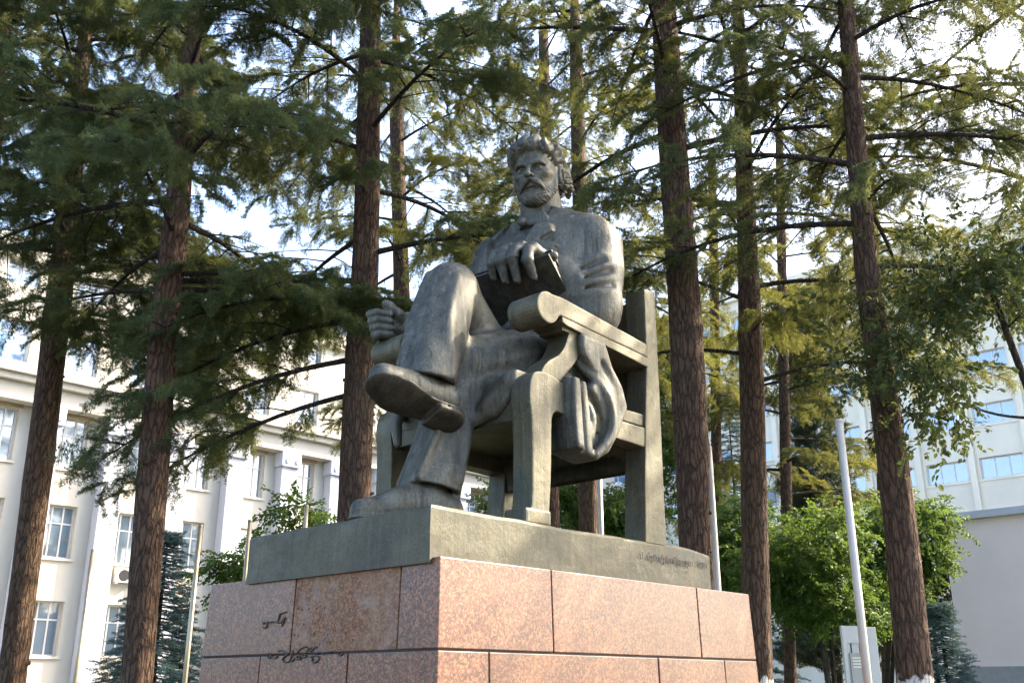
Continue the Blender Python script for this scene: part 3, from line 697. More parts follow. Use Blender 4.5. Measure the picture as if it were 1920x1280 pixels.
def build_hands():
    out = []
    # left hand over the top of the book: palm, four fingers hanging over the edge, thumb behind
    v = Vol((1.2, 0.28, 2.1), (2.12, 1.18, 2.95), 0.009)
    add, cut = v.add, v.cut
    wr = np.array([1.93, 0.52, 2.575]); sh = np.array([0.0, -0.115, -0.055])
    kn = [np.array(p) + sh for p in ((1.70, 0.66, 2.745), (1.64, 0.755, 2.765), (1.585, 0.850, 2.750), (1.55, 0.935, 2.715))]
    add(chainp([(2.02, 0.49, 2.50), wr, (1.84, 0.57, 2.62)], [0.115, 0.105, 0.10]), 0.03)
    for k in kn: add(cap(wr + (k - wr) * 0.25, k, 0.088, 0.068), 0.04)
    tips = [((1.60, 0.645, 2.60), (1.655, 0.640, 2.47), (1.69, 0.640, 2.40)), ((1.515, 0.76, 2.615), (1.575, 0.770, 2.46), (1.605, 0.775, 2.385)), ((1.465, 0.86, 2.61), (1.52, 0.865, 2.46), (1.55, 0.87, 2.385)), ((1.46, 0.96, 2.61), (1.49, 0.98, 2.50), (1.515, 0.985, 2.44))]
    for k, (a, b, c) in zip(kn, tips):
        a, b, c = np.array(a) + sh, np.array(b) + sh * np.array([1, 1, 0.4]), np.array(c) + sh * np.array([1, 1, 0.2])
        add(chainp([k, (k + a) / 2 + np.array([-0.03, 0, 0.03]), a, b, c], [0.064, 0.058, 0.056, 0.046, 0.036]), 0.012)
        add(ell(a, (0.06, 0.058, 0.06)), 0.02)                  # knuckle
        add(ell(c + np.array([-0.033, 0, 0.012]), (0.012, 0.026, 0.036)), 0.006)   # nail
        add(ell(k + np.array([0, 0, 0.012]), (0.062, 0.058, 0.058)), 0.02)
    for i in range(3): cut(cap(kn[i] * 0.5 + kn[i + 1] * 0.5 + np.array([-0.03, 0, 0.03]), kn[i] * 0.5 + kn[i + 1] * 0.5 + np.array([0.10, -0.05, 0.02]), 0.014, 0.006), 0.03)
    add(chainp([(1.88, 0.54, 2.59), (1.86, 0.49, 2.60), (1.83, 0.43, 2.60), (1.81, 0.38, 2.61)], [0.075, 0.062, 0.052, 0.04]), 0.03)   # thumb
    # ring and cuff
    add(chainp([(1.515 + 0.066 * math.cos(t) * 0.9, 0.645 + 0.066 * math.sin(t), 2.575 + 0.02 * math.cos(t)) for t in np.linspace(0, 6.283, 13)], 0.012), 0.003)
    out.append(v.nets())
    # right hand: fist with the thumb up at the end of the far arm rest
    v = Vol((0.7, 1.55, 1.85), (1.62, 2.42, 2.60), 0.009)
    low = np.array([0, 0, -0.05])
    add, cut = v.add, v.cut
    wr = np.array([1.33, 1.90, 2.12])
    add(chainp([(1.50, 1.88, 2.12), wr, (1.22, 1.93, 2.16)], [0.125, 0.12, 0.12]), 0.02)
    add(ell((1.14, 1.96, 2.18), (0.16, 0.12, 0.15)), 0.05)
    for i, z in enumerate((2.285, 2.205, 2.125, 2.05)):
        q = 0.012 * i
        k = np.array([1.10 + q, 2.085 - q, z + 0.02]); a = np.array([0.94 + q * 1.5, 2.05 - q, z + 0.005]); b = np.array([0.925 + q * 1.5, 1.93, z - 0.01]); c = np.array([1.04 + q, 1.86, z - 0.02]); e = np.array([1.12 + q, 1.90, z - 0.02])
        add(chainp([wr + (k - wr) * 0.35, k, a, b, c, e], [0.07, 0.060, 0.054, 0.052, 0.048, 0.042]), 0.010)
        add(ell(k, (0.062, 0.058, 0.052)), 0.015); add(ell(a, (0.058, 0.055, 0.05)), 0.012)
    add(chainp([(1.27, 1.86, 2.20), (1.14, 1.83, 2.29), (1.05, 1.86, 2.34), (1.01, 1.88, 2.385)], [0.085, 0.070, 0.060, 0.048]), 0.02)
    add(ell((0.985, 1.862, 2.390), (0.026, 0.026, 0.04)), 0.008)
    add(ell((1.045, 1.858, 2.365), (0.064, 0.06, 0.06)), 0.02)
    V, F = v.nets(); cc = np.array([1.30, 1.92, 2.12]); out.append(((V - cc) * 0.88 + cc + low, F))
    return out
def make_figure():
    (bV, bF), book = build_figure()
    parts = [(smooth_np(bV, bF, 2), bF)]
    parts.append(build_head())
    (fV, fF), (sV, sF) = build_foot(); parts.append((smooth_np(fV, fF, 1), fF))
    link('shoe_sole', np_mesh('shoe_sole', smooth_np(sV, sF, 1), sF), M_BRONZE_SHADED, statue, True)
    for V, F in build_hands(): parts.append((smooth_np(V, F, 1), F))
    off = 0; Vs, Fs = [], []
    for V, F in parts: Vs.append(V); Fs.append(F + off); off += len(V)
    me = np_mesh('man', np.vstack(Vs), np.vstack(Fs)); print('figure quads', len(me.polygons))
    fig = link('seated_man', me, M_BRONZE, statue, True)
    mid, bw, BM, bn, dn = book
    bk = empty('book', parent=statue)
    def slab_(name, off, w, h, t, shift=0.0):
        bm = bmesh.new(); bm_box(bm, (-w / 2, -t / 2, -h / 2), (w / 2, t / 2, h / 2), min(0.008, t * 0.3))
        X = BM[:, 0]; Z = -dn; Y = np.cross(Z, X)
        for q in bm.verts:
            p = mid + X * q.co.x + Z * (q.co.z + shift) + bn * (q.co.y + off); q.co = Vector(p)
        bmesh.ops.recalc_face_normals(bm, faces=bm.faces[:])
        return from_bm(name, bm, M_BRONZE if name == 'page_block' else M_BRONZE_SHADED, bk)
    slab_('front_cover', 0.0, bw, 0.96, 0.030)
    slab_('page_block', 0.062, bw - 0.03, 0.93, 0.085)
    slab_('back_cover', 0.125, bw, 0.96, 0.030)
    return fig
import time as _t; _t0 = _t.time()
make_figure(); print('figure', _t.time() - _t0)
# ------------------------------------------------------------------ granite pedestal: real blocks with open joints
ZT = -0.362                                   # granite top below the slab top
zg = KPT.z + ZT
def granite_mat(name, tint=(1, 1, 1), stain=0.0, spec=0.5, rough=0.38):
    m, nt, b, out = new_mat(name); g = NB(nt); v = g.map()
    t = lambda c: tuple(a * k for a, k in zip(c, tint))
    info = g.n('ShaderNodeObjectInfo').outputs['Random']
    off = g.n('ShaderNodeVectorMath', operation='ADD'); g.nt.links.new(v, off.inputs[0])
    mm = g.n('ShaderNodeCombineXYZ'); g.set(mm.inputs[0], g.math('MULTIPLY', info, 37.0)); g.set(mm.inputs[1], g.math('MULTIPLY', info, 11.0)); g.nt.links.new(mm.outputs[0], off.inputs[1])
    p = off.outputs[0]
    warp = g.n('ShaderNodeVectorMath', operation='ADD'); g.nt.links.new(p, warp.inputs[0])
    wv = g.n('ShaderNodeTexNoise'); wv.inputs['Scale'].default_value = 14; g.nt.links.new(p, wv.inputs['Vector'])
    sc = g.n('ShaderNodeVectorMath', operation='SCALE'); g.nt.links.new(wv.outputs[1], sc.inputs[0]); sc.inputs['Scale'].default_value = 0.04; g.nt.links.new(sc.outputs[0], warp.inputs[1])
    vo = g.n('ShaderNodeTexVoronoi'); vo.inputs['Scale'].default_value = 52; g.nt.links.new(warp.outputs[0], vo.inputs['Vector'])
    cell = g.sep(vo.outputs['Color'])[0]
    col = g.ramp(cell, [(0.0, t((0.13, 0.060, 0.045))), (0.30, t((0.31, 0.155, 0.105))), (0.58, t((0.47, 0.27, 0.185))), (0.80, t((0.58, 0.39, 0.28))), (0.97, t((0.72, 0.58, 0.46)))])
    vo2 = g.n('ShaderNodeTexVoronoi'); vo2.inputs['Scale'].default_value = 70; g.nt.links.new(warp.outputs[0], vo2.inputs['Vector'])
    c2 = g.sep(vo2.outputs['Color'])[1]
    col = g.mix(g.ramp(c2, [(0.78, 0.0), (0.80, 0.85)]), col, t((0.10, 0.065, 0.055)))
    col = g.mix(g.ramp(c2, [(0.14, 0.85), (0.16, 0.0)]), col, t((0.78, 0.62, 0.48)))
    ring = g.vor(warp.outputs[0], 52, 'DISTANCE_TO_EDGE')
    col = g.mix(g.ramp(ring, [(0.0, 0.5), (0.12, 0.0)]), col, t((0.16, 0.085, 0.065)))
    big = g.noise(p, 1.3, 5, 0.6)
    col = g.mix(g.ramp(big, [(0.4, 0.0), (0.7, 0.30)]), col, t((0.50, 0.34, 0.24)))
    run = g.noise(g.map((14, 14, 0.8)), 1.0, 4, 0.6)
    col = g.mix(g.ramp(run, [(0.55, 0.0), (0.78, 0.35)]), col, t((0.15, 0.10, 0.08)))
    if stain:
        # the polish is worn away here: pale, limey bloom with irregular edges
        w = g.noise(g.map((1, 1, 1)), 2.4, 6, 0.65, 0.6)
        col = g.mix(g.ramp(w, [(0.38, 0.15), (0.62, stain)]), col, (0.27, 0.205, 0.135))
        w2 = g.noise(g.map((1, 1, 1), loc=(3, 1, 0)), 3.4, 6, 0.7, 0.8)
        col = g.mix(g.ramp(w2, [(0.50, 0.0), (0.72, 0.4)]), col, (0.30, 0.275, 0.255))
    # grime that has crept out of the bed joints
    zz = g.sep(v)[2]; gn = g.noise(g.map((1, 1, 1), loc=(2, 7, 0)), 5.0, 6, 0.7)
    for k in range(1, 4):
        dj = g.math('ABSOLUTE', g.math('SUBTRACT', zz, zg - 0.612 * k))
        fj = g.math('SUBTRACT', g.math('ADD', 0.035, g.math('MULTIPLY', g.math('SUBTRACT', gn, 0.55), 0.22)), dj)
        col = g.mix(g.ramp(fj, [(0.0, 0.0), (0.03, 0.55)]), col, (0.060, 0.046, 0.036))
    g.set(b.inputs['Base Color'], col)
    b.inputs['Roughness'].default_value = rough; b.inputs['Specular IOR Level'].default_value = spec
    h = g.math('ADD', g.noise(p, 120, 3, 0.6), g.math('MULTIPLY', c2, 0.5))
    g.set(b.inputs['Normal'], g.bump(h, 0.12 if not stain else 0.4, 0.006))
    return m
M_GRAN = granite_mat('pink_granite', (0.31, 0.172, 0.097))
M_GRAN_PALE = granite_mat('pink_granite_worn', (0.37, 0.225, 0.135), stain=0.42, spec=0.25, rough=0.7)
M_JOINT = plain('mortar_joint', (0.05, 0.038, 0.03), 0.95, bump=0.4)
ped = empty('granite_pedestal', (KPT.x, KPT.y, 0.0), ANG)
tag(ped, 'pink speckled granite block pedestal under the bronze statue, with broken cursive lettering', 'pedestal')
rngp = random.Random(3)
BAT = 0.030                                   # the sides lean in a little
X0, X1, Y0, Y1 = 0.030, 4.10, -0.075, 2.88    # outline at the granite top
def bat(z): return (zg - z) * BAT
H1 = 0.612
rows = [zg, zg - H1, zg - 2 * H1, zg - 3 * H1, -0.02]
def block(x0, x1, y0, y1, z0, z1, mat, jog=0.0):
    jt = 0.0075; bm = bmesh.new(); V = []
    for z in (z0 + jt, z1 if z1 > zg - 0.01 else z1 - jt):
        o = bat(z) - jog
        fx = [X0 - o if abs(x0 - X0) < 1e-4 else x0 + jt, X1 + o if abs(x1 - X1) < 1e-4 else x1 - jt]
        fy = [Y0 - o if abs(y0 - Y0) < 1e-4 else y0 + jt, Y1 + o if abs(y1 - Y1) < 1e-4 else y1 - jt]
        V += [bm.verts.new((fx[i], fy[j], z)) for i, j in ((0, 0), (1, 0), (1, 1), (0, 1))]
    for f in ((0, 1, 5, 4), (1, 2, 6, 5), (2, 3, 7, 6), (3, 0, 4, 7), (4, 5, 6, 7), (3, 2, 1, 0)): bm.faces.new([V[i] for i in f])
    bmesh.ops.recalc_face_normals(bm, faces=bm.faces[:])
    bmesh.ops.bevel(bm, geom=bm.edges[:], offset=0.007, segments=2, profile=0.6, affect='EDGES')
    return from_bm('granite_block', bm, mat, ped)
rowA = [(X0, 1.19, Y0, 0.33), (1.19, 3.19, Y0, 0.33), (3.19, X1, Y0, 0.60), (X0, 0.43, 0.33, 1.60), (X0, 0.6, 1.60, Y1), (0.6, 2.2, 2.4, Y1), (2.2, X1, 2.4, Y1), (3.7, X1, 0.6, 2.4)]
rowB = [(X0, 0.50, Y0, 0.87), (0.50, 2.52, Y0, 0.33), (2.52, 3.55, Y0, 0.33), (3.55, X1, Y0, 0.87), (X0, 0.43, 0.87, 2.0), (X0, 0.8, 2.0, Y1), (0.8, 2.5, 2.4, Y1), (2.5, X1, 2.4, Y1), (3.7, X1, 0.87, 2.4)]
for i in range(4):
    for (a, b_, c, d) in (rowA, rowB)[i % 2]:
        pale = i == 0 and abs(c - 0.33) < 1e-3 and d == 1.60
        jg = 0.0 if pale else rngp.choice([0.0, 0.0015, 0.003])
        block(a, b_, c, d, rows[i + 1], rows[i], M_GRAN_PALE if pale else M_GRAN, jg)
# corner returns: the end of the right-hand blocks shows on the left face, so close the left face with slim corner pieces
core = bmesh.new(); vs = []
for z in (-0.02, zg - 0.012):
    o = bat(z) - 0.012
    vs += [core.verts.new(p) for p in ((X0 - o, Y0 - o, z), (X1 + o, Y0 - o, z), (X1 + o, Y1 + o, z), (X0 - o, Y1 + o, z))]
for f in ((0, 1, 5, 4), (1, 2, 6, 5), (2, 3, 7, 6), (3, 0, 4, 7), (4, 5, 6, 7), (3, 2, 1, 0)): core.faces.new([vs[i] for i in f])
bmesh.ops.recalc_face_normals(core, faces=core.faces[:])
from_bm('mortar_core', core, M_JOINT, ped)
# joint shadows and mortar smears are in the joint itself; remains of the cursive bronze letters
M_LETTER = plain('letter_bronze', (0.07, 0.062, 0.05), 0.6, 0.4, 0.3, 20)
def lp3(y, zrel, d=0.012):
    """point just in front of the left face: y along it, zrel below the granite top"""
    z = zg - zrel; return np.array([X0 - bat(z) - d, y, z])
def stroke(pts, r=0.010, d=0.010):
    S = spline([lp3(y, z, d) for y, z in pts], 5) if len(pts) > 2 else np.array([lp3(y, z, d) for y, z in pts])
    return tube_obj('letter', S, np.full(len(S), r), M_LETTER, ped, 6)

for pts in ([(2.012, 0.355), (1.998, 0.367), (1.976, 0.357), (1.944, 0.36), (1.933, 0.352), (1.947, 0.39), (1.969, 0.402), (1.999, 0.392)], [(1.92, 0.359), (1.889, 0.358), (1.858, 0.355), (1.819, 0.361), (1.797, 0.349), (1.78, 0.303), (1.758, 0.295), (1.691, 0.288)], [(1.811, 0.363), (1.78, 0.367), (1.742, 0.362), (1.725, 0.343), (1.701, 0.328), (1.712, 0.357), (1.738, 0.394)],
            [(1.887, 0.596), (1.891, 0.622), (1.859, 0.633), (1.85, 0.61), (1.864, 0.597), (1.829, 0.627), (1.782, 0.634), (1.753, 0.62)], [(1.751, 0.583), (1.721, 0.579), (1.675, 0.588), (1.62, 0.606), (1.655, 0.626), (1.682, 0.646), (1.657, 0.667)],
            [(1.657, 0.667), (1.612, 0.668), (1.578, 0.648), (1.568, 0.611), (1.553, 0.579), (1.566, 0.628), (1.584, 0.656), (1.547, 0.661), (1.52, 0.641)], [(1.506, 0.641), (1.476, 0.65), (1.456, 0.63), (1.479, 0.621), (1.495, 0.635), (1.468, 0.65), (1.433, 0.642)],
            [(1.488, 0.605), (1.476, 0.585), (1.428, 0.565), (1.393, 0.558), (1.364, 0.563)], [(1.435, 0.63), (1.398, 0.635), (1.379, 0.619), (1.407, 0.617), (1.427, 0.63), (1.37, 0.631)], [(1.367, 0.595), (1.348, 0.575), (1.314, 0.568), (1.325, 0.592), (1.298, 0.585), (1.265, 0.561), (1.243, 0.57)],
            [(1.32, 0.636), (1.286, 0.629), (1.237, 0.63), (1.207, 0.646), (1.226, 0.666), (1.266, 0.677), (1.296, 0.661), (1.284, 0.645)], [(1.274, 0.609), (1.239, 0.606), (1.205, 0.603), (1.17, 0.608), (1.155, 0.624)], [(1.102, 0.605), (1.075, 0.602), (1.021, 0.601), (1.013, 0.619)], [(0.98, 0.616), (0.965, 0.631), (0.939, 0.628), (0.92, 0.617)]):
    stroke(pts, 0.0062, 0.006)
# fixing holes left by the lost letters: small dark plugs set into the worn block
for y, z in [(1.543, 0.267), (1.486, 0.283), (1.396, 0.279), (1.292, 0.282), (1.196, 0.284), (1.448, 0.393), (1.238, 0.423), (1.55, 0.47), (1.503, 0.477), (1.3, 0.47), (1.177, 0.476), (1.128, 0.481), (1.036, 0.453), (1.088, 0.54), (1.218, 0.547), (0.907, 0.477), (0.824, 0.526)]:
    tube_obj('fixing_hole', [lp3(y, z, -0.02), lp3(y, z, 0.0015)], [0.009, 0.009], M_JOINT, ped, 8, False)
# sculptor's signature scratched into the slab
fc = bpy.data.curves.new('signature', 'FONT'); fc.body = '\u10db. \u10d1\u10d4\u10e0\u10eb\u10d4\u10dc\u10d8\u10e8\u10d5\u10d8\u10da\u10d8  1984'
fc.size = 0.125; fc.extrude = 0.0015; fc.space_character = 1.12; fc.shear = 0.12
tmp = bpy.data.objects.new('tmp', fc); C.objects.link(tmp)
me_s = bpy.data.meshes.new_from_object(tmp.evaluated_get(bpy.context.evaluated_depsgraph_get()))
bpy.data.objects.remove(tmp)
sig = link('signature', me_s, plain('scratched_bronze', (0.062, 0.06, 0.05), 0.7), statue)
w_s = max(v.co.x for v in me_s.vertices); k_s = 1.06 / w_s
sig.matrix_basis = Matrix.Translation((2.43, -0.012, -0.165)) @ Matrix.Rotation(math.radians(90), 4, 'X') @ Matrix.Diagonal((k_s, k_s, 1, 1)) 
sig['kind'] = 'stuff'
# ------------------------------------------------------------------ ground
M_PAVE = plain('paving', (0.11, 0.10, 0.09), 0.85, var=0.2, scale=0.8, bump=0.3, bscale=12)
M_GRASS = plain('lawn', (0.06, 0.09, 0.03), 0.9, var=0.4, scale=3.0, bump=0.6, bscale=30)
def sheet(name, lo, hi, z, mat):
    o = link(name, mesh(name, [(lo[0], lo[1], z), (hi[0], lo[1], z), (hi[0], hi[1], z), (lo[0], hi[1], z)], [(0, 1, 2, 3)]), mat); o['kind'] = 'structure'; return o
sheet('ground', (-900, -900), (900, 1500), 0.0, M_PAVE)
Rv = np.array([math.cos(ANG), math.sin(ANG), 0]); Lv = np.array([-math.sin(ANG), math.cos(ANG), 0])
def quad_sheet(name, pts, z, mat):
    o = link(name, mesh(name, [(p[0], p[1], z) for p in pts], [(0, 1, 2, 3)]), mat); o['kind'] = 'structure'; return o
quad_sheet('lawn', [(-13, 12), (22, 12), (22, 34), (-13, 34)], 0.004, M_GRASS)

# ------------------------------------------------------------------ left building: long classical facade with giant pilasters
M_WALL = plain('cream_plaster', (0.50, 0.475, 0.41), 0.85, var=0.07, scale=0.7, bump=0.1)
M_PIL = plain('white_plaster', (0.46, 0.475, 0.53), 0.8, var=0.05, scale=0.9, bump=0.1)
M_TRIM = plain('ochre_trim', (0.32, 0.255, 0.15), 0.8, var=0.08)
M_FRAME = plain('white_window_frame', (0.60, 0.60, 0.59), 0.45, var=0.04)
def glass_mat(name, tint, rough=0.04):
    m, nt, b, out = new_mat(name); g = NB(nt); v = g.map()
    n = g.noise(v, 0.5, 3)
    g.set(b.inputs['Base Color'], g.ramp(n, [(0.3, tuple(c * 0.6 for c in tint)), (0.7, tint)]))
    b.inputs['Roughness'].default_value = rough; b.inputs['Specular IOR Level'].default_value = 1.0; b.inputs['IOR'].default_value = 1.9
    b.inputs['Coat Weight'].default_value = 0.6; b.inputs['Coat Roughness'].default_value = 0.02
    g.set(b.inputs['Normal'], g.bump(g.noise(v, 1.3, 2), 0.04, 0.05))
    return m
M_GLASS = glass_mat('window_glass', (0.20, 0.28, 0.36))  # bluish base colour stands in for reflected sky
M_GLASS_BLUE = glass_mat('window_glass_blue', (0.10, 0.22, 0.40))  # deeper blue, the sky reflection again put into the base colour
M_CURT = plain('curtain', (0.62, 0.62, 0.58), 0.9, var=0.12, scale=2.0)
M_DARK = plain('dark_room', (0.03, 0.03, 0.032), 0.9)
M_ACM = plain('ac_casing', (0.72, 0.70, 0.66), 0.5, var=0.05)
def fbox(o, s0, s1, d0, d1, z0, z1, name, mat, parent, bev=0.0):
    """box in facade coordinates: s along the wall, d outwards (y negative = outwards in the local frame), z up"""
    return box(name, (s0, -d1, z0), (s1, -d0, z1), mat, parent, bev)
_win_cache = {}
def window(parent, s, z, w, h, glass, cols=3, trans=0.62, curtain=True, frame=M_FRAME, depth=0.20):
    """window part: frame mesh (holds sash bars) with pane + curtain sub-parts; mesh data shared between alike windows"""
    key = (round(w, 3), round(h, 3), glass.name, cols, round(trans, 2), curtain)
    if key not in _win_cache:
        t = 0.065; bm = bmesh.new()
        bm_box(bm, (0, 0, 0), (w, 0.07, t)); bm_box(bm, (0, 0, h - t), (w, 0.07, h)); bm_box(bm, (0, 0, t), (t, 0.07, h - t)); bm_box(bm, (w - t, 0, t), (w, 0.07, h - t))
        for k in range(1, cols): bm_box(bm, (w * k / cols - 0.03, 0.005, t), (w * k / cols + 0.03, 0.065, h - t))
        bm_box(bm, (t, 0.002, h * trans - 0.03), (w - t, 0.068, h * trans + 0.03))
        mf = bpy.data.meshes.new('window_frame'); bm.to_mesh(mf); bm.free(); mf.materials.append(frame)
        mp = mesh('pane', [(t * 0.5, 0.04, t * 0.5), (w - t * 0.5, 0.04, t * 0.5), (w - t * 0.5, 0.04, h - t * 0.5), (t * 0.5, 0.04, h - t * 0.5)], [(0, 1, 2, 3)]); mp.materials.append(glass)
        _win_cache[key] = (mf, mp)
    mf, mp = _win_cache[key]
    f = link('window', mf, None, parent); f.location = (s, depth - 0.13, z)
    p = link('pane', mp, None, f)
    return f
def ac_unit(name, label, parent_loc, rz, group):
    e = empty(name, parent_loc, rz); tag(e, label, 'air conditioner', group)
    box('casing', (-0.42, -0.30, -0.28), (0.42, 0.0, 0.28), M_ACM, e, 0.02)
    bm = bmesh.new(); bmesh.ops.create_cone(bm, cap_ends=True, segments=20, radius1=0.22, radius2=0.22, depth=0.03)
    for v in bm.verts: v.co = Vector((v.co.x - 0.1, -0.305 + v.co.z, v.co.y))
    from_bm('fan_grille', bm, M_DARK, e)
    box('bracket', (-0.38, -0.28, -0.34), (-0.34, 0.12, -0.28), M_ACM, e); box('bracket', (0.34, -0.28, -0.34), (0.38, 0.12, -0.28), M_ACM, e)
    return e
P0 = at(140, 1287, 40.0)
lb = empty('classical_building', (P0.x, P0.y, 0.0), ANG)
tag(lb, 'long cream and white classical building with tall pilasters, left behind the trees', 'building')
S0, S1 = -17.0, 34.0; PITCH_W = 2.78
# wall is built in strips round the openings (sills, piers, lintels) so the windows sit in real reveals
rows_w = [(2.5, 4.5), (6.1, 8.12), (9.55, 11.6)]
cols_w = [-2.14 + PITCH_W * k for k in range(-5, 13)]
WW = 1.30
zs = [0.0]
for a, b_ in rows_w: zs += [a, b_]
zs.append(12.0)
for i in range(0, len(zs), 2): box('wall', (S0, 0.0, zs[i]), (S1, 0.6, zs[i + 1]), M_WALL, lb)
edges = [S0] + [x for c in cols_w for x in (c, c + WW)] + [S1]
for a, b_ in rows_w:
    for i in range(0, len(edges), 2): box('pier', (edges[i], 0.0, a), (edges[i + 1], 0.6, b_), M_WALL, lb)
rw = random.Random(9)
for ri, (a, b_) in enumerate(rows_w):
    for c in cols_w:
        window(lb, c, a, WW, b_ - a, M_GLASS, 3, 0.66, depth=0.36)
        box('sill', (c - 0.08, -0.10, a - 0.10), (c + WW + 0.08, 0.05, a - 0.002), M_WALL, lb)
        if ri == 2: box('lintel', (c - 0.10, -0.06, b_ + 0.002), (c + WW + 0.10, 0.03, b_ + 0.14), M_TRIM, lb)
        if rw.random() < 0.7:
            w1 = rw.uniform(0.3, 0.6); cu = box('curtain', (c + (0.05 if rw.random() < .5 else WW - 0.05 - w1), 0.50, a + 0.05), (c + (0.05 + w1), 0.52, b_ - 0.05), M_CURT, lb) if False else None
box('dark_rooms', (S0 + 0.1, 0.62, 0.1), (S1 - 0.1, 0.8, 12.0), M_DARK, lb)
for k in range(-5, 14):
    c = -0.26 + PITCH_W * k - (0.0)
    box('pilaster', (c, -0.55, 0.0), (c + 0.88, -0.002, 11.05), M_PIL, lb, 0.03)
    box('pilaster_side', (c + 0.88, -0.20, 0.0), (c + 1.02, -0.003, 11.7), M_TRIM if k % 2 else M_WALL, lb)
    cap_ = box('capital', (c - 0.10, -0.68, 11.05), (c + 0.98, -0.003, 11.75), M_PIL, lb, 0.08)
    for q in (0.12, 0.66): box('volute', (c + q - 0.02, -0.74, 11.22), (c + q + 0.14, -0.66, 11.42), M_PIL, cap_, 0.03)
box('entablature', (S0, -0.66, 11.75), (S1, 0.6, 12.45), M_WALL, lb, 0.02)
box('cornice', (S0, -0.95, 12.45), (S1, 0.6, 12.70), M_WALL, lb, 0.03); box('cornice_top', (S0, -1.15, 12.702), (S1, 0.6, 12.95), M_WALL, lb, 0.04)
# attic storey, set back a little, its windows' blue sky reflection put into the glass colour
box('attic_wall', (S0, 0.02, 12.95), (S1, 0.6, 13.45), M_WALL, lb)
for i in range(0, len(edges), 2): box('attic_pier', (edges[i], 0.02, 13.45), (edges[i + 1], 0.6, 15.15), M_WALL, lb)
box('attic_wall', (S0, 0.02, 15.15), (S1, 0.6, 16.6), M_WALL, lb)
for c in cols_w:
    window(lb, c, 13.45, WW, 1.70, M_GLASS_BLUE, 2, 0.7, depth=0.36)
for i in range(0, len(edges), 2): box('attic_pier', (edges[i], 0.02, 16.6), (edges[i + 1], 0.6, 17.6), M_WALL, lb)
for c in cols_w: window(lb, c, 16.6, WW, 1.0, M_GLASS_BLUE, 2, 0.7, depth=0.36)
box('parapet', (S0, -0.25, 17.6), (S1, 0.6, 18.5), M_WALL, lb, 0.03)
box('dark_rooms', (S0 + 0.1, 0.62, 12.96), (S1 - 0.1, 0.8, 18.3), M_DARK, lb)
box('roof_slab', (S0, 0.61, 18.0), (S1, 12.0, 18.3), M_WALL, lb)
def on_left(s, d, z): return Vector((P0.x + Rv[0] * s + Lv[0] * -d, P0.y + Rv[1] * s + Lv[1] * -d, z))
ac_unit('air_conditioner', 'small cream air conditioner box below a window of the classical building', on_left(1.35, 0.02, 5.62), ANG, None)

# ------------------------------------------------------------------ right building: plain beige block with wide windows
M_BEIGE = plain('beige_render', (0.72, 0.69, 0.57), 0.85, var=0.07, scale=0.5, bump=0.1)
M_BEIGE2 = plain('beige_panel', (0.68, 0.65, 0.54), 0.85, var=0.07, scale=0.5)
M_PINK = plain('pink_render', (0.76, 0.64, 0.61), 0.85, var=0.05, scale=0.7, bump=0.1)
M_GREY = plain('grey_plinth', (0.30, 0.30, 0.31), 0.85, var=0.1)
P1 = at(1700, 1287, 60.0)
rb = empty('beige_block', (P1.x, P1.y, 0.0), ANG - math.pi / 2)
tag(rb, 'plain beige multi-storey block with wide windows, right behind the trees', 'building')
T0, T1 = -27.5, 17.0
colr = [2.75 + 3.05 * k for k in range(-10, 5)]; WR = 2.35
edr = [T0] + [x for c in colr for x in (c, c + WR)] + [T1]
zr = [0.9]; rows_r = [(2.95 + 3.1 * k + (0.3 if k else 0.0), 4.25 + 3.1 * k + (0.2 if k else 0)) for k in range(8)]
box('plinth', (T0, -0.06, 0.0), (T1, 0.5, 1.55), M_GREY, rb)
zprev = 1.55
for a, b_ in rows_r:
    box('wall_band', (T0, 0.0, zprev), (T1, 0.5, a), M_BEIGE2, rb); zprev = b_
    for i in range(0, len(edr), 2): box('pier', (edr[i], 0.0, a), (edr[i + 1], 0.5, b_), M_BEIGE, rb)
    for c in colr: window(rb, c, a, WR, b_ - a, M_GLASS_BLUE if a > 5 else M_GLASS, 3, 1.2, depth=0.3)
    box('sill_band', (T0, -0.05, a - 0.14), (T1, -0.002, a - 0.02), M_BEIGE, rb)
box('wall_band', (T0, 0.0, zprev), (T1, 0.5, 27.3), M_BEIGE2, rb)
for c in colr: box('pilaster_strip', (c - 0.52, -0.22, 1.56), (c - 0.18, -0.052, 27.2), M_BEIGE, rb)
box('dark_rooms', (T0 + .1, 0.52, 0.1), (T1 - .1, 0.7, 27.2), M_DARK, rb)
box('parapet', (T0, -0.3, 27.3), (T1, 0.6, 27.9), M_BEIGE, rb)
box('block_body', (T0, 0.72, 0.0), (T1, 12.0, 27.1), M_BEIGE, rb)
def on_right(s, d, z): 
    q = Lv * -1; n = -Rv
    return Vector((P1.x + q[0] * s + n[0] * d, P1.y + q[1] * s + n[1] * d, z))
ac_unit('air_conditioner', 'pale air conditioner box on the beige block below a half-open window', on_right(0.9, 0.04, 11.6), ANG - math.pi / 2, None)
# pink annexe wall, nearer, at the right edge
PP = at(1786, 1125, 30.0)
an = empty('pink_annexe', (PP.x, PP.y, 0.0), ANG - math.pi / 2); tag(an, 'pale pink rendered annexe with white coping at the right edge', 'building')
box('wall', (0.0, 0.0, 1.95), (9.0, 5.0, 6.05), M_PINK, an); box('plinth', (-0.04, -0.04, 0.0), (9.0, 5.0, 1.95), M_GREY, an)
box('coping', (-0.18, -0.18, 6.05), (9.1, 5.1, 6.28), M_PIL, an, 0.02)

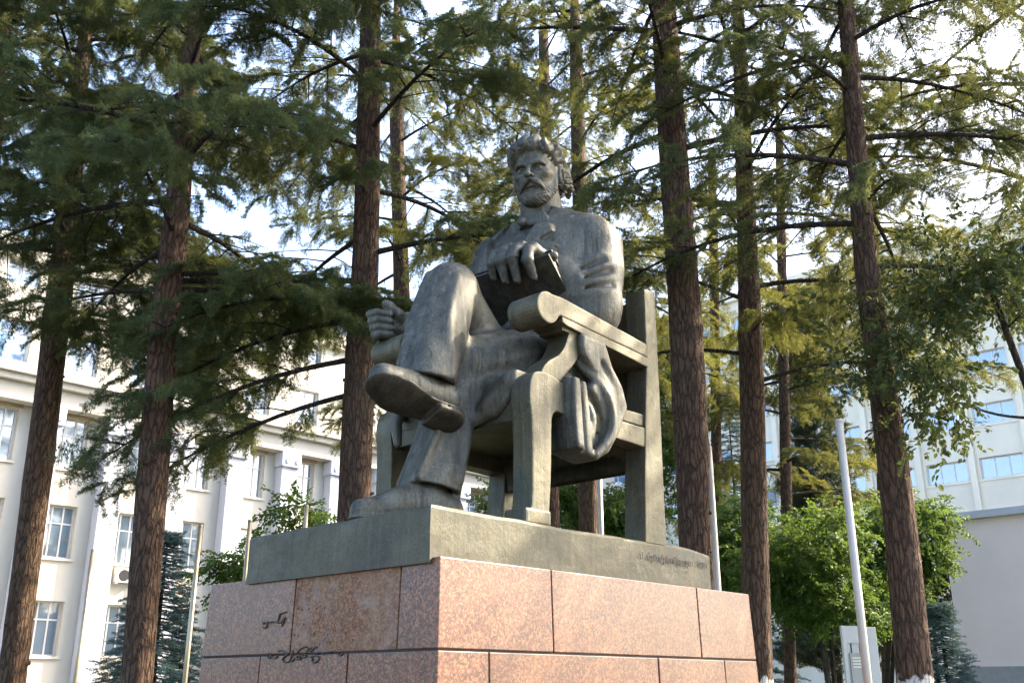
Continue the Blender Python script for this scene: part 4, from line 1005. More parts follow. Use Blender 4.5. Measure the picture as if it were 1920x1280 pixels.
# ------------------------------------------------------------------ flagpoles
M_POLE = plain('galvanised_pole', (0.45, 0.43, 0.38), 0.38, 0.55, 0.12, 3)
M_POLE_W = plain('white_pole', (0.43, 0.40, 0.345), 0.45, 0.15, 0.10, 2)
M_POLE_B = plain('brass_pole', (0.40, 0.34, 0.25), 0.35, 0.5, 0.12, 3)
def pole(px_top, wpx, Y, mat, label):
    tp = at(px_top[0], px_top[1], Y); r = half_width(px_top[0], px_top[1], wpx, Y)
    e = empty('flagpole', (tp.x, tp.y, 0.0)); tag(e, label, 'pole', 'bare flagpoles round the statue')
    tube_obj('shaft', [(0, 0, 0), (0, 0, tp.z * 0.5), (0, 0, tp.z)], [r * 1.08, r * 1.03, r], mat, e, 12)
    tube_obj('base_flange', [(0, 0, 0), (0, 0, 0.05), (0, 0, 0.052)], [r * 2.4, r * 2.4, r * 1.1], mat, e, 12)
    tube_obj('end_cap', [(0, 0, tp.z - 0.02), (0, 0, tp.z + 0.012)], [r * 1.12, r * 0.9], mat, e, 12)
    return e
pole((1573, 788), 15, 10.4, M_POLE_W, 'tall thick white flagpole in front of the leaning right-hand trunk')
pole((1328, 838), 13, 13.4, M_POLE_W, 'white flagpole standing just right of the bronze slab')
pole((1123, 850), 9, 19.0, M_POLE_W, 'thin white flagpole seen under the armchair between its legs')
pole((174, 1030), 8, 17.0, M_POLE_B, 'leftmost thin brassy flagpole before a white pilaster')
pole((376, 985), 9, 16.0, M_POLE_B, 'thin brassy flagpole beside the blue spruce')
pole((469, 975), 9, 18.0, M_POLE_B, 'thin brassy flagpole at the left end of the bronze slab')
pole((575, 948), 8, 20.0, M_POLE_B, 'short-looking flagpole tip above the slab left of the shoe')

# ------------------------------------------------------------------ white information stand under the trees
SP = at(1622, 1280, 20.0)
st = empty('information_stand', (SP.x, SP.y, 0.0), math.radians(8)); tag(st, 'white upright information stand with a dark poster under the green trees', 'information stand')
M_STAND = plain('white_panel', (0.42, 0.42, 0.45), 0.5, var=0.04)
box('upright_panel', (-0.36, 0.0, 0.0), (-0.30, 0.08, 2.52), M_STAND, st, 0.01); box('upright_panel', (0.10, 0.0, 0.0), (0.34, 0.09, 2.50), M_STAND, st, 0.01)
box('header', (-0.30, 0.01, 2.2), (0.10, 0.07, 2.52), M_STAND, st); box('back_panel', (-0.295, 0.03, 1.2), (-0.03, 0.06, 2.2), M_STAND, st)
po = box('poster', (-0.24, 0.0, 1.30), (0.06, 0.028, 2.02), M_GREY, st)
for k in range(4): box('text_line', (-0.20, -0.003, 1.92 - 0.055 * k), (0.0 - 0.02 * (k % 2), 0.0005, 1.94 - 0.055 * k), M_CURT, po)
box('cable', (-0.20, 0.02, 2.02), (-0.18, 0.04, 2.35), M_DARK, st); box('cable', (0.02, 0.02, 2.02), (0.04, 0.04, 2.35), M_DARK, st)
arc = [(0.10 - 0.40 * math.cos(t), -0.03, 1.02 + 0.50 * math.sin(t)) for t in np.linspace(math.pi / 2 * 1.02, 0.15, 12)]
tube_obj('arched_rail', [(-0.25 + 0.38 * math.sin(t), -0.03, 1.05 + 0.42 * math.cos(t)) for t in np.linspace(0, 1.5, 10)], np.full(10, 0.022), M_STAND, st, 8)
# ------------------------------------------------------------------ foliage
def leaf_mat(name, cols, trans=0.45, tcol=(0.30, 0.32, 0.05), rough=0.5):
    m = bpy.data.materials.new(name); m.use_nodes = True; nt = m.node_tree; nt.nodes.clear(); g = NB(nt)
    out = nt.nodes.new('ShaderNodeOutputMaterial'); rnd = g.n('ShaderNodeObjectInfo').outputs['Random']
    geo = g.n('ShaderNodeNewGeometry').outputs['Random Per Island']
    f = g.math('ADD', g.math('MULTIPLY', rnd, 0.6), g.math('MULTIPLY', geo, 0.4))
    col = g.ramp(f, [(i / (len(cols) - 1) if len(cols) > 1 else 0, c) for i, c in enumerate(cols)])
    pr = nt.nodes.new('ShaderNodeBsdfPrincipled'); g.set(pr.inputs['Base Color'], col); pr.inputs['Roughness'].default_value = rough; pr.inputs['Specular IOR Level'].default_value = 0.25
    tr = nt.nodes.new('ShaderNodeBsdfTranslucent'); g.set(tr.inputs[0], g.mix(0.5, col, tcol, 'MIX'))
    mx = nt.nodes.new('ShaderNodeMixShader'); mx.inputs[0].default_value = trans
    nt.links.new(pr.outputs[0], mx.inputs[1]); nt.links.new(tr.outputs[0], mx.inputs[2]); nt.links.new(mx.outputs[0], out.inputs[0])
    return m
M_CEDAR = leaf_mat('cedar_needles', [(0.017, 0.042, 0.030), (0.030, 0.064, 0.040), (0.048, 0.084, 0.042), (0.100, 0.108, 0.038)], 0.42, (0.33, 0.32, 0.05))
M_CEDAR_Y = leaf_mat('cedar_needles_backlit', [(0.028, 0.046, 0.022), (0.050, 0.070, 0.028), (0.085, 0.098, 0.032), (0.115, 0.118, 0.036)], 0.45, (0.40, 0.38, 0.05))  # yellower copy of the needles, backlit glow put into the colour
M_SPRUCE = leaf_mat('blue_spruce_needles', [(0.035, 0.075, 0.075), (0.06, 0.11, 0.11), (0.10, 0.155, 0.155)], 0.25, (0.12, 0.18, 0.13))
M_GREY_CON = leaf_mat('cypress_scales', [(0.030, 0.055, 0.036), (0.055, 0.080, 0.052), (0.085, 0.105, 0.066)], 0.3, (0.16, 0.18, 0.06))
M_LEAF = leaf_mat('fresh_leaves', [(0.022, 0.058, 0.012), (0.038, 0.085, 0.017), (0.065, 0.115, 0.025), (0.10, 0.13, 0.03)], 0.45, (0.20, 0.28, 0.035))
M_LEAF_D = leaf_mat('dark_leaves', [(0.016, 0.034, 0.014), (0.028, 0.052, 0.019), (0.05, 0.07, 0.024)], 0.4, (0.20, 0.22, 0.045))
M_LEAF_Y = leaf_mat('yellow_backlit_leaves', [(0.035, 0.060, 0.018), (0.06, 0.075, 0.022), (0.09, 0.09, 0.026)], 0.42, (0.24, 0.24, 0.05))  # yellow-green of a backlit crown painted into the leaf colour

def make_bark(name, paint_z=None, dark=(0.018, 0.014, 0.012), lite=(0.135, 0.082, 0.054)):
    m, nt, b, out = new_mat(name); g = NB(nt); v = g.map((1, 1, 0.22))
    w = g.noise(v, 7, 4, 0.6)
    wp = g.n('ShaderNodeVectorMath', operation='ADD'); g.nt.links.new(v, wp.inputs[0]); cx = g.n('ShaderNodeCombineXYZ')
    for i in range(3): g.set(cx.inputs[i], g.math('MULTIPLY', w, 0.10))
    g.nt.links.new(cx.outputs[0], wp.inputs[1])
    ed = g.vor(wp.outputs[0], 17, 'DISTANCE_TO_EDGE')
    ed2 = g.vor(wp.outputs[0], 41, 'DISTANCE_TO_EDGE')
    h = g.math('ADD', g.ramp(ed, [(0.0, 0.0), (0.22, 1.0)]), g.math('MULTIPLY', g.ramp(ed2, [(0.0, 0.0), (0.2, 1.0)]), 0.4))
    n2 = g.noise(g.map((1, 1, 0.5)), 30, 5, 0.7)
    col = g.ramp(g.math('ADD', g.math('MULTIPLY', h, 0.5), g.math('MULTIPLY', n2, 0.45)), [(0.15, dark), (0.55, tuple((a + c) / 2 for a, c in zip(dark, lite))), (0.95, lite)])
    mo = g.noise(g.map((1, 1, 0.6)), 1.1, 4, 0.6)
    col = g.mix(g.ramp(mo, [(0.55, 0.0), (0.75, 0.35)]), col, (0.045, 0.050, 0.036))
    rnd = g.n('ShaderNodeObjectInfo').outputs['Random']
    col = g.mix(g.ramp(rnd, [(0.0, 0.0), (1.0, 0.55)]), col, g.mix(1.0, col, (0.88, 0.97, 0.98), 'MULTIPLY'))
    lich = g.noise(g.map((1, 1, 0.45), loc=(4, 4, 4)), 2.6, 6, 0.7)
    col = g.mix(g.ramp(lich, [(0.60, 0.0), (0.72, 0.5)]), col, (0.10, 0.10, 0.085))
    if paint_z is not None:
        geo = g.n('ShaderNodeNewGeometry').outputs['Position']; z = g.sep(geo)[2]
        lim = g.math('ADD', z, g.math('MULTIPLY', g.noise(g.map((1, 1, 1)), 9, 4), 0.30))
        col = g.mix(g.ramp(g.math('SUBTRACT', lim, paint_z), [(0.13, 1.0), (0.16, 0.0)]), col, g.mix(g.ramp(h, [(0.2, 1.0), (0.6, 0.0)]), (0.55, 0.54, 0.52), (0.28, 0.27, 0.24)))
    g.set(b.inputs['Base Color'], col); b.inputs['Roughness'].default_value = 0.9; b.inputs['Specular IOR Level'].default_value = 0.15
    g.set(b.inputs['Normal'], g.bump(g.math('ADD', h, g.math('MULTIPLY', n2, 0.5)), 0.9, 0.035))
    return m
M_BARK = make_bark('cedar_bark')
M_BARK_W = make_bark('cedar_bark_limewashed', 1.50)
M_BARK_D = make_bark('grey_bark', None, (0.015, 0.013, 0.011), (0.060, 0.050, 0.040))
M_BARK_DW = make_bark('grey_bark_limewashed', 1.35, (0.015, 0.013, 0.011), (0.060, 0.050, 0.040))

def blade_mesh(name, axes_list, rng, per_m, L, W, mat, nb=4, spread=1.0):
    """needles: thin triangles in tufts along twigs; axes_list = [(p0, p1)]"""
    V, F = [], []
    for p0, p1 in axes_list:
        p0, p1 = np.array(p0, float), np.array(p1, float); d = p1 - p0; ln = np.linalg.norm(d); d /= ln
        n = max(2, int(ln * per_m))
        a = np.cross(d, (0, 0, 1.0)); a /= np.linalg.norm(a) + 1e-9; b = np.cross(d, a)
        for i in range(n):
            c = p0 + d * ln * (i + rng.rand()) / n
            for k in range(nb):
                t = rng.uniform(0, 6.283); o = (math.cos(t) * a + math.sin(t) * b) * spread + d * rng.uniform(0.2, 0.9); o /= np.linalg.norm(o)
                l = L * rng.uniform(0.7, 1.25); s = np.cross(o, rng.normal(size=3)); s /= np.linalg.norm(s) + 1e-9
                i0 = len(V); V += [c - s * W / 2, c + s * W / 2, c + o * l]; F.append((i0, i0 + 1, i0 + 2))
        # the twig itself
        i0 = len(V); s = a * 0.003; V += [p0 - s, p0 + s, p1]; F.append((i0, i0 + 1, i0 + 2))
    me = mesh(name, V, F); me.materials.append(mat); return me
def spray_axes(rng, ln, nside, sl, droop):
    """flat feathery spray along +X"""
    P = [np.array([ln * t, 0.02 * math.sin(t * 5 + rng.rand() * 3), -droop * ln * t * t]) for t in np.linspace(0, 1, 6)]
    ax = [(P[i], P[i + 1]) for i in range(5)]
    for i in range(nside):
        t = 0.08 + 0.86 * i / nside + rng.uniform(-.03, .03); base = np.array([ln * t, 0, -droop * ln * t * t])
        for s in (-1, 1):
            l = sl * (1 - 0.65 * t) * rng.uniform(0.7, 1.2); an = math.radians(rng.uniform(35, 60))
            ax.append((base, base + l * np.array([math.cos(an), s * math.sin(an), rng.uniform(-.35, .10)])))
    return ax
_rf = np.random.RandomState(21)
SPR = {}
SPR['cedar'] = [blade_mesh('cedar_spray', spray_axes(_rf, 0.54, 11, 0.26, d), _rf, 50, 0.050, 0.0085, M_CEDAR, 5) for d in (0.2, 0.5, 0.85)]
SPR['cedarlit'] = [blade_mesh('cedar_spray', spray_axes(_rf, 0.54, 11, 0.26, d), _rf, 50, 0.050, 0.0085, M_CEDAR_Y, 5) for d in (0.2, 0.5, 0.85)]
SPR['spruce'] = [blade_mesh('spruce_spray', spray_axes(_rf, 0.34, 5, 0.17, d), _rf, 46, 0.035, 0.009, M_SPRUCE, 5) for d in (0.1, 0.25)]
SPR['grey'] = [blade_mesh('cypress_spray', spray_axes(_rf, 0.42, 6, 0.20, d), _rf, 34, 0.06, 0.016, M_GREY_CON, 4) for d in (-0.3, 0.3)]
def leaf_spray(name, rng, mat, ln, n, L, W, hang=0.3):
    V, F = [], []
    for i in range(n):
        t = (i + rng.rand()) / n; c = np.array([ln * t, rng.uniform(-.10, .10) * ln, rng.uniform(-.12, .06) * ln - hang * ln * t * t])
        d = np.array([rng.uniform(0.1, 1), rng.uniform(-1, 1), rng.uniform(-0.9, 0.15)]); d /= np.linalg.norm(d)
        s = np.cross(d, (rng.uniform(-.5, .5), rng.uniform(-.5, .5), 1)); s /= np.linalg.norm(s); u = np.cross(s, d); l, w = L * rng.uniform(.7, 1.2), W * rng.uniform(.8, 1.2)
        i0 = len(V); V += [c, c + d * l * .35 + s * w / 2 + u * w * .15, c + d * l * .75 + s * w * .38 + u * w * .1, c + d * l - u * w * .15, c + d * l * .75 - s * w * .38 + u * w * .1, c + d * l * .35 - s * w / 2 + u * w * .15]
        F += [(i0, i0 + 1, i0 + 2, i0 + 3), (i0, i0 + 3, i0 + 4, i0 + 5)]
    me = mesh(name, V, F); me.materials.append(mat); return me
SPR['leaf'] = [leaf_spray('leaf_spray', _rf, M_LEAF, 0.5, 26, 0.095, 0.055) for _ in range(2)]
SPR['leafd'] = [leaf_spray('leaf_spray', _rf, M_LEAF_D, 0.42, 15, 0.085, 0.046, 0.5) for _ in range(2)]
SPR['leafy'] = [leaf_spray('leaf_spray', _rf, M_LEAF_Y, 0.5, 20, 0.09, 0.05) for _ in range(2)]
_groups = {}
def spray_group(kind):
    if kind in _groups: return _groups[kind]
    ng = bpy.data.node_groups.new('foliage_' + kind, 'GeometryNodeTree')
    ng.interface.new_socket('Geometry', in_out='INPUT', socket_type='NodeSocketGeometry'); ng.interface.new_socket('Geometry', in_out='OUTPUT', socket_type='NodeSocketGeometry')
    N = ng.nodes; Lk = ng.links; gi = N.new('NodeGroupInput'); go = N.new('NodeGroupOutput'); iop = N.new('GeometryNodeInstanceOnPoints')
    jn = N.new('GeometryNodeJoinGeometry')
    for me in SPR[kind]:
        so = bpy.data.objects.new(me.name, me)          # carries the spray mesh for the node group only
        oi = N.new('GeometryNodeObjectInfo'); oi.inputs['Object'].default_value = so; oi.inputs['As Instance'].default_value = False
        gt = N.new('GeometryNodeGeometryToInstance'); Lk.new(oi.outputs['Geometry'], gt.inputs[0]); Lk.new(gt.outputs[0], jn.inputs[0])
    def attr(nm, ty):
        a = N.new('GeometryNodeInputNamedAttribute'); a.data_type = ty; a.inputs['Name'].default_value = nm; return a.outputs['Attribute']
    er = N.new('FunctionNodeEulerToRotation'); Lk.new(attr('rot', 'FLOAT_VECTOR'), er.inputs[0])
    Lk.new(gi.outputs[0], iop.inputs['Points']); Lk.new(jn.outputs[0], iop.inputs['Instance']); iop.inputs['Pick Instance'].default_value = True
    Lk.new(attr('idx', 'INT'), iop.inputs['Instance Index']); Lk.new(er.outputs[0], iop.inputs['Rotation']); Lk.new(attr('scl', 'FLOAT'), iop.inputs['Scale'])
    Lk.new(iop.outputs[0], go.inputs[0]); _groups[kind] = ng; return ng
def euler_from_dirs(D, U):
    """XYZ eulers whose local X axis follows D and local Z leans to U"""
    X = D / (np.linalg.norm(D, axis=1)[:, None] + 1e-9); Z = U - X * (X * U).sum(1)[:, None]; Z /= np.linalg.norm(Z, axis=1)[:, None] + 1e-9; Y = np.cross(Z, X)
    ry = np.arcsin(np.clip(-X[:, 2], -1, 1)); rx = np.arctan2(Y[:, 2], Z[:, 2]); rz = np.arctan2(X[:, 1], X[:, 0])
    return np.stack([rx, ry, rz], 1)
def crown(name, P, D, S, kind, parent, rng, upjit=0.35):
    P = np.asarray(P, np.float32); D = np.asarray(D, np.float32); n = len(P)
    U = np.tile([0, 0, 1.0], (n, 1)) + rng.normal(0, upjit, (n, 3)); E = euler_from_dirs(D, U)
    me = bpy.data.meshes.new(name); me.vertices.add(n); me.vertices.foreach_set('co', P.ravel())
    for nm, ty, dat in (('rot', 'FLOAT_VECTOR', E), ('scl', 'FLOAT', S), ('idx', 'INT', rng.randint(0, len(SPR[kind]), n))):
        a = me.attributes.new(nm, ty, 'POINT'); a.data.foreach_set('vector' if ty == 'FLOAT_VECTOR' else 'value', np.asarray(dat, np.float32 if ty != 'INT' else np.int32).ravel())
    o = bpy.data.objects.new(name, me); C.objects.link(o); o.parent = parent; o['kind'] = 'stuff'
    me.materials.append(SPR[kind][0].materials[0])
    md = o.modifiers.new('foliage', 'NODES'); md.node_group = spray_group(kind); return o

def trunk_obj(parent, P, Rr, mat, rng, sides=22, knots=10, name='trunk'):
    P = np.asarray(P, float); n = len(P); ang = np.linspace(0, 2 * math.pi, sides, endpoint=False)
    R2 = np.zeros((n, sides)); ph = rng.uniform(0, 6.28, 8)
    for i in range(n):
        R2[i] = Rr[i] * (1 + 0.035 * np.sin(3 * ang + ph[0] + i * 0.05) + 0.025 * np.sin(5 * ang + ph[1] - i * 0.11) + 0.02 * np.sin(9 * ang + i * 0.23 + ph[2]) + rng.normal(0, 0.008, sides))
    for _ in range(knots):
        k = rng.randint(2, n - 2); j = rng.randint(sides); a = rng.uniform(0.05, 0.13)
        for di in (-1, 0, 1):
            for dj in (-1, 0, 1): R2[k + di, (j + dj) % sides] += Rr[k] * a * (1 if di == dj == 0 else 0.45)
    V, F = tube(P, R2, sides); F = [tuple(dict.fromkeys(f)) for f in F]
    for _ in range(knots // 2):                      # broken branch stubs
        k = rng.randint(4, max(5, n - 6)); a = rng.uniform(0, 6.283); d = np.array([math.cos(a), math.sin(a), rng.uniform(-.1, .5)]); r = Rr[k] * rng.uniform(0.10, 0.2); l = Rr[k] * rng.uniform(1.1, 1.35)
        tube_obj('branch_stub', [P[k], P[k] + d * l * 0.7, P[k] + d * l], [r * 1.6, r * 1.25, r * 0.8], mat, parent, 7)
    return link(name, mesh(name, V, F), mat, parent, True)

def limb_mesh(paths):
    V, F, off = [], [], 0
    for P, R, sd in paths:
        v, f = tube(P, R, sd, cap=False); V.append(v); F += [tuple(i + off for i in q) for q in f]; off += len(v)
    return np.vstack(V), F
def conifer(px, Y, label, ztop, limbs_z, n_limbs, len_fn, seed, paint=False, az_ok=None, dens=1.0, extra=(), group='tall cedars round the statue', bare=0.30, kind='cedar', name='cedar_tree', up=(2, 14), spray=1.0):
    """px = [(u, v, width)] down the trunk as measured; Y = distance"""
    rng = np.random.RandomState(seed)
    pts = []
    for u, v, w in px:
        p = at(u, v, Y); pts.append((p.x, p.y, p.z, half_width(u, v, w, Y) * 0.95))
    pts = np.array(sorted(pts, key=lambda q: q[2]))
    lo, hi = pts[0], pts[-1]; sl = (pts[1] - pts[0]) / (pts[1][2] - pts[0][2])
    base = lo - sl * (lo[2] + 0.1); base[3] = lo[3] * 1.05; 
    sh = (pts[-1] - pts[-2]) / (pts[-1][2] - pts[-2][2]); top = hi + sh * (ztop - hi[2]); top[3] = 0.02; top[:2] = hi[:2] + sh[:2] * (ztop - hi[2]) * 0.6
    seq = [base] + list(pts) if lo[2] > 0.4 else list(pts)
    A = np.array(seq + [hi * 0.5 + top * 0.5, top]); A[-2, 3] = max(0.05, hi[3] * 0.55)
    S = spline(A, 9); S[:, 3] = np.maximum(S[:, 3], 0.015)
    root = empty(name, (float(S[0, 0]), float(S[0, 1]), 0.0)); tag(root, label, 'tree', group)
    o0 = np.array([S[0, 0], S[0, 1], 0.0]); T = S[:, :3] - o0
    rr = S[:, 3].copy(); flare = np.exp(-np.maximum(T[:, 2], 0) / 0.35) * 0.28; rr *= 1 + flare
    fine = spline(np.column_stack([T, rr]), 3)
    trunk_obj(root, fine[:, :3], fine[:, 3], M_BARK_W if paint else M_BARK, rng, 24, 26)
    def at_z(z): return np.array([np.interp(z, T[:, 2], T[:, i]) for i in range(3)]), np.interp(z, T[:, 2], rr)
    specs = []
    for i in range(n_limbs):
        z = limbs_z[0] + (limbs_z[1] - limbs_z[0]) * (i + rng.rand()) / n_limbs
        az = i * 2.399 + rng.uniform(-.5, .5); L = len_fn(z, az) * rng.uniform(0.75, 1.15)
        if az_ok and not az_ok(z, az): L *= 0.35
        specs.append((z, az, math.radians(rng.uniform(*up)), L, rng.uniform(0.10, 0.22)))
    specs += [(z, math.radians(a), math.radians(e), L, dr) for z, a, e, L, dr in extra]
    FP, FD, FS = [], [], []
    for z, az, el, L, dr in specs:
        if L < 0.6: continue
        p0, r0 = at_z(z); h = np.array([math.cos(az), math.sin(az), 0]); sd = np.array([-h[1], h[0], 0])
        n = max(6, int(L / 0.28)); t = np.linspace(0, 1, n); wig = rng.normal(0, 0.03, n).cumsum() * L * 0.10; wz = rng.normal(0, 0.03, n).cumsum() * L * 0.08
        P = p0 + h * (r0 * 0.6 + L * t)[:, None] + sd * (wig * t)[:, None]; P[:, 2] += L * (math.tan(el) * t - dr * 1.6 * t ** 2.2) + wz * t
        lr = min(0.042, 0.010 + 0.008 * L) * (1 - t) ** 0.8 + 0.006
        paths = [(P, lr, 6)]
        ns = max(4, int(L / 0.24))
        for k in range(ns):
            f = bare * 0.55 + (1 - bare * 0.55) * (k + rng.rand() * 0.6) / ns; q = np.array([np.interp(f, t, P[:, i]) for i in range(3)])
            s = 1 if k % 2 else -1; an = math.radians(rng.uniform(35, 65)); d = h * math.cos(an) + sd * s * math.sin(an)
            l = (0.35 + 0.42 * L * (1 - f) ** 0.75 * min(1, f * 2.2 + 0.25)) * rng.uniform(0.6, 1.1); l = min(l, 1.9)
            m = max(4, int(l / 0.22)); tt = np.linspace(0, 1, m); w2 = rng.normal(0, 0.04, m).cumsum() * l * 0.15
            Q = q + d * (l * tt)[:, None] + np.cross(d, (0, 0, 1)) * w2[:, None]; Q[:, 2] += l * (rng.uniform(-.05, .22) * tt - rng.uniform(.12, .38) * tt ** 2)
            paths.append((Q, 0.011 * (1 - tt) + 0.003, 4))
            if f < bare and rng.rand() < 0.7: continue
            step = 0.135 / dens; cnt = max(2, int(l / step))
            for c in range(cnt):
                u_ = (c + rng.rand()) / cnt
                if u_ < 0.12: continue
                pp = np.array([np.interp(u_, tt, Q[:, i]) for i in range(3)]); a2 = rng.uniform(-1.1, 1.1)
                dd = d * math.cos(a2) + np.cross((0, 0, 1), d) * math.sin(a2); dd = dd + np.array([0, 0, rng.choice([rng.uniform(-.2, .15), rng.uniform(-.7, -.2), rng.uniform(-1.6, -.8)], p=[.42, .33, .25])])
                FP.append(pp); FD.append(dd); FS.append(rng.uniform(0.45, 0.98) * spray)
            FP.append(Q[-1]); FD.append(d + np.array([0, 0, -.35])); FS.append(rng.uniform(.7, 1.1) * spray)
        for u_ in np.linspace(0.55, 1, 5):
            pp = np.array([np.interp(u_, t, P[:, i]) for i in range(3)]); FP.append(pp); FD.append(h + np.array([0, 0, rng.uniform(-.6, .1)])); FS.append(rng.uniform(.7, 1.1) * spray)
        v, f = limb_mesh(paths); link('limb', mesh('limb', v, f), M_BARK_D, root, True)
    crown('crown', FP, FD, FS, kind, root, rng)
    return root, len(FP)
def broadleaf(label, base_px, Y, blobs, kind, seed, n_clump=40, per=16, stem_w=14, stems=1, cat='tree', group=None, name='broadleaf_tree', paint=False, scale=1.0, yspread=1.0, mat=None, targets=None, clump_r=0.42):
    """base_px = (u, v) of the foot; blobs = [(u, v, rx, ry)] crown masses in measured pixels at distance Y"""
    rng = np.random.RandomState(seed); b = at(base_px[0], base_px[1], Y); root = empty(name, (b.x, b.y, 0.0)); tag(root, label, cat, group); o0 = np.array([b.x, b.y, 0.0])
    k = Y / FPX * 1.05; FP, FD, FS = [], [], []; cl = []
    for u, v, rx, ry in blobs:
        c = np.array(at(u, v, Y)) - o0; m = max(4, int(n_clump * rx * ry / sum(q[2] * q[3] for q in blobs)))
        for _ in range(m):
            d = rng.normal(size=3); d /= np.linalg.norm(d); r = rng.uniform(0.35, 1.0) ** 0.6
            cl.append(c + d * r * np.array([rx * k, rx * k * yspread, ry * k]))
    if targets:
        for u, v, dy in targets: cl.append(np.array(at(u, v, Y + dy)) - o0)
    cl = np.array(cl); hz = cl[:, 2].min()
    fork = max(0.5, hz * 0.55); R0 = stem_w / 2 * k; paths = []
    sb = []
    for s in range(stems):
        lean = np.array([rng.uniform(-.35, .35), rng.uniform(-.3, .3), 0]) * (1 if stems > 1 else 0.25); tip = cl.mean(0) * np.array([1, 1, 0]) * 0.6 + lean * 2.0 + np.array([0, 0, np.percentile(cl[:, 2], 60)])
        st0 = lean * 0.3; S = spline([st0 + (0, 0, -0.05), st0 + lean * 0.5 + np.array([0, 0, fork]), tip], 7); rad = np.linspace(R0, R0 * 0.35, len(S)); sb.append((S, rad))
        trunk_obj(root, S, rad, mat or (M_BARK_DW if paint else M_BARK_D), rng, 12, 3)
    # limbs: every leaf clump hangs on the nearest wood that is already part of the tree
    nodes = []; rads = []
    for S, rad in sb:
        for j in range(int(len(S) * 0.35), len(S)): nodes.append(S[j]); rads.append(rad[j] * 0.6)
    todo = sorted(range(len(cl)), key=lambda i: min(np.linalg.norm(cl[i] - q) for q in nodes))
    for i in todo:
        c = cl[i]; dist = np.linalg.norm(np.array(nodes) - c, axis=1) + 0.25 * np.maximum(0, np.array(nodes)[:, 2] - c[2]); j = int(dist.argmin()); a = nodes[j]
        r0 = min(rads[j] * 0.75, 0.035); m_ = (a + c) / 2 + rng.normal(0, 0.08 * np.linalg.norm(c - a) + 0.02, 3); Q = spline([a, m_, c], 4); rr = np.linspace(max(r0, 0.006), max(0.55 * r0, 0.004), len(Q)); paths.append((Q, rr, 5))
        nodes += [Q[len(Q) // 2], c]; rads += [rr[len(Q) // 2], rr[-1]]
        for _ in range(per):
            d = rng.normal(size=3); d[2] *= 0.7; d /= np.linalg.norm(d); p = c + d * clump_r * rng.uniform(0.1, 1) * scale
            FP.append(p); FD.append(d + np.array([0, 0, -0.25])); FS.append(rng.uniform(0.6, 1.15) * scale)
    for P_, r_, sd in paths:
        v, f = tube(P_, r_, sd, cap=False); link('branch', mesh('branch', v, f), M_BARK_D, root, True)
    crown('crown', FP, FD, FS, kind, root, rng); return root
def cone_tree(label, px_top, px_base_y, wpx, Y, kind, seed, n, name='spruce_tree', group=None, tiers=22, scale=1.0):
    rng = np.random.RandomState(seed); tp = at(px_top[0], px_top[1], Y); root = empty(name, (tp.x, tp.y, 0.0)); tag(root, label, 'tree', group)
    H = tp.z; R = wpx / 2 * Y / FPX * 1.05; S = np.array([(0, 0, -0.05), (0, 0, H * 0.5), (0, 0, H * 0.98)])
    S = spline(S, 8); trunk_obj(root, S, np.linspace(0.035 * R + 0.06, 0.012, len(S)), M_BARK_D, rng, 10, 2)
    FP, FD, FS = [], [], []; zb = 0.10 * H
    nb = tiers * 9
    for i in range(nb):
        f = ((i + rng.rand()) / nb) ** 1.25; z = H - (H - zb) * f; L = (0.10 + R * f ** 0.85) * rng.uniform(0.7, 1.12); az = i * 2.399 + rng.uniform(-.3, .3); h = np.array([math.cos(az), math.sin(az), 0]); sd = np.array([-h[1], h[0], 0])
        m = max(3, int(L / 0.11 * n)); up = 0.25 if kind != 'grey' else 1.2
        tt = np.linspace(0, 1, 5); P = np.array([0, 0, z]) + h * (L * tt)[:, None]; P[:, 2] += L * (up * tt * (1 - 0.5 * tt) - 0.35 * tt)
        v, fc = tube(P, np.linspace(0.016, 0.004, 5), 4, cap=False); link('branch', mesh('branch', v, fc), M_BARK_D, root, True)
        for c in range(m):
            u_ = 0.25 + 0.75 * (c + rng.rand()) / m; q = np.array([np.interp(u_, tt, P[:, k]) for k in range(3)]); a2 = rng.choice([-1, 1]) * rng.uniform(0, 1.0)
            FP.append(q + sd * rng.uniform(-.05, .05)); FD.append(h * math.cos(a2) + sd * math.sin(a2) + np.array([0, 0, (0.9 if kind == 'grey' else 0.15) + rng.uniform(-.35, .25)])); FS.append(rng.uniform(.6, 1.1) * scale)
    FP.append((0, 0, H * 0.97)); FD.append((0.05, 0, 1)); FS.append(0.8)
    crown('crown', FP, FD, FS, kind, root, rng); return root
_cnt = 0
def cam_clear(Yt):
    """limbs that would reach towards the camera at the height of the statue stay short"""
    return lambda z, az: not (math.sin(az) < -0.25 and z < 8.6)
LN = lambda a, b, z0, z1: (lambda z, az: a + (b - a) * min(1, max(0, (z - z0) / (z1 - z0))))
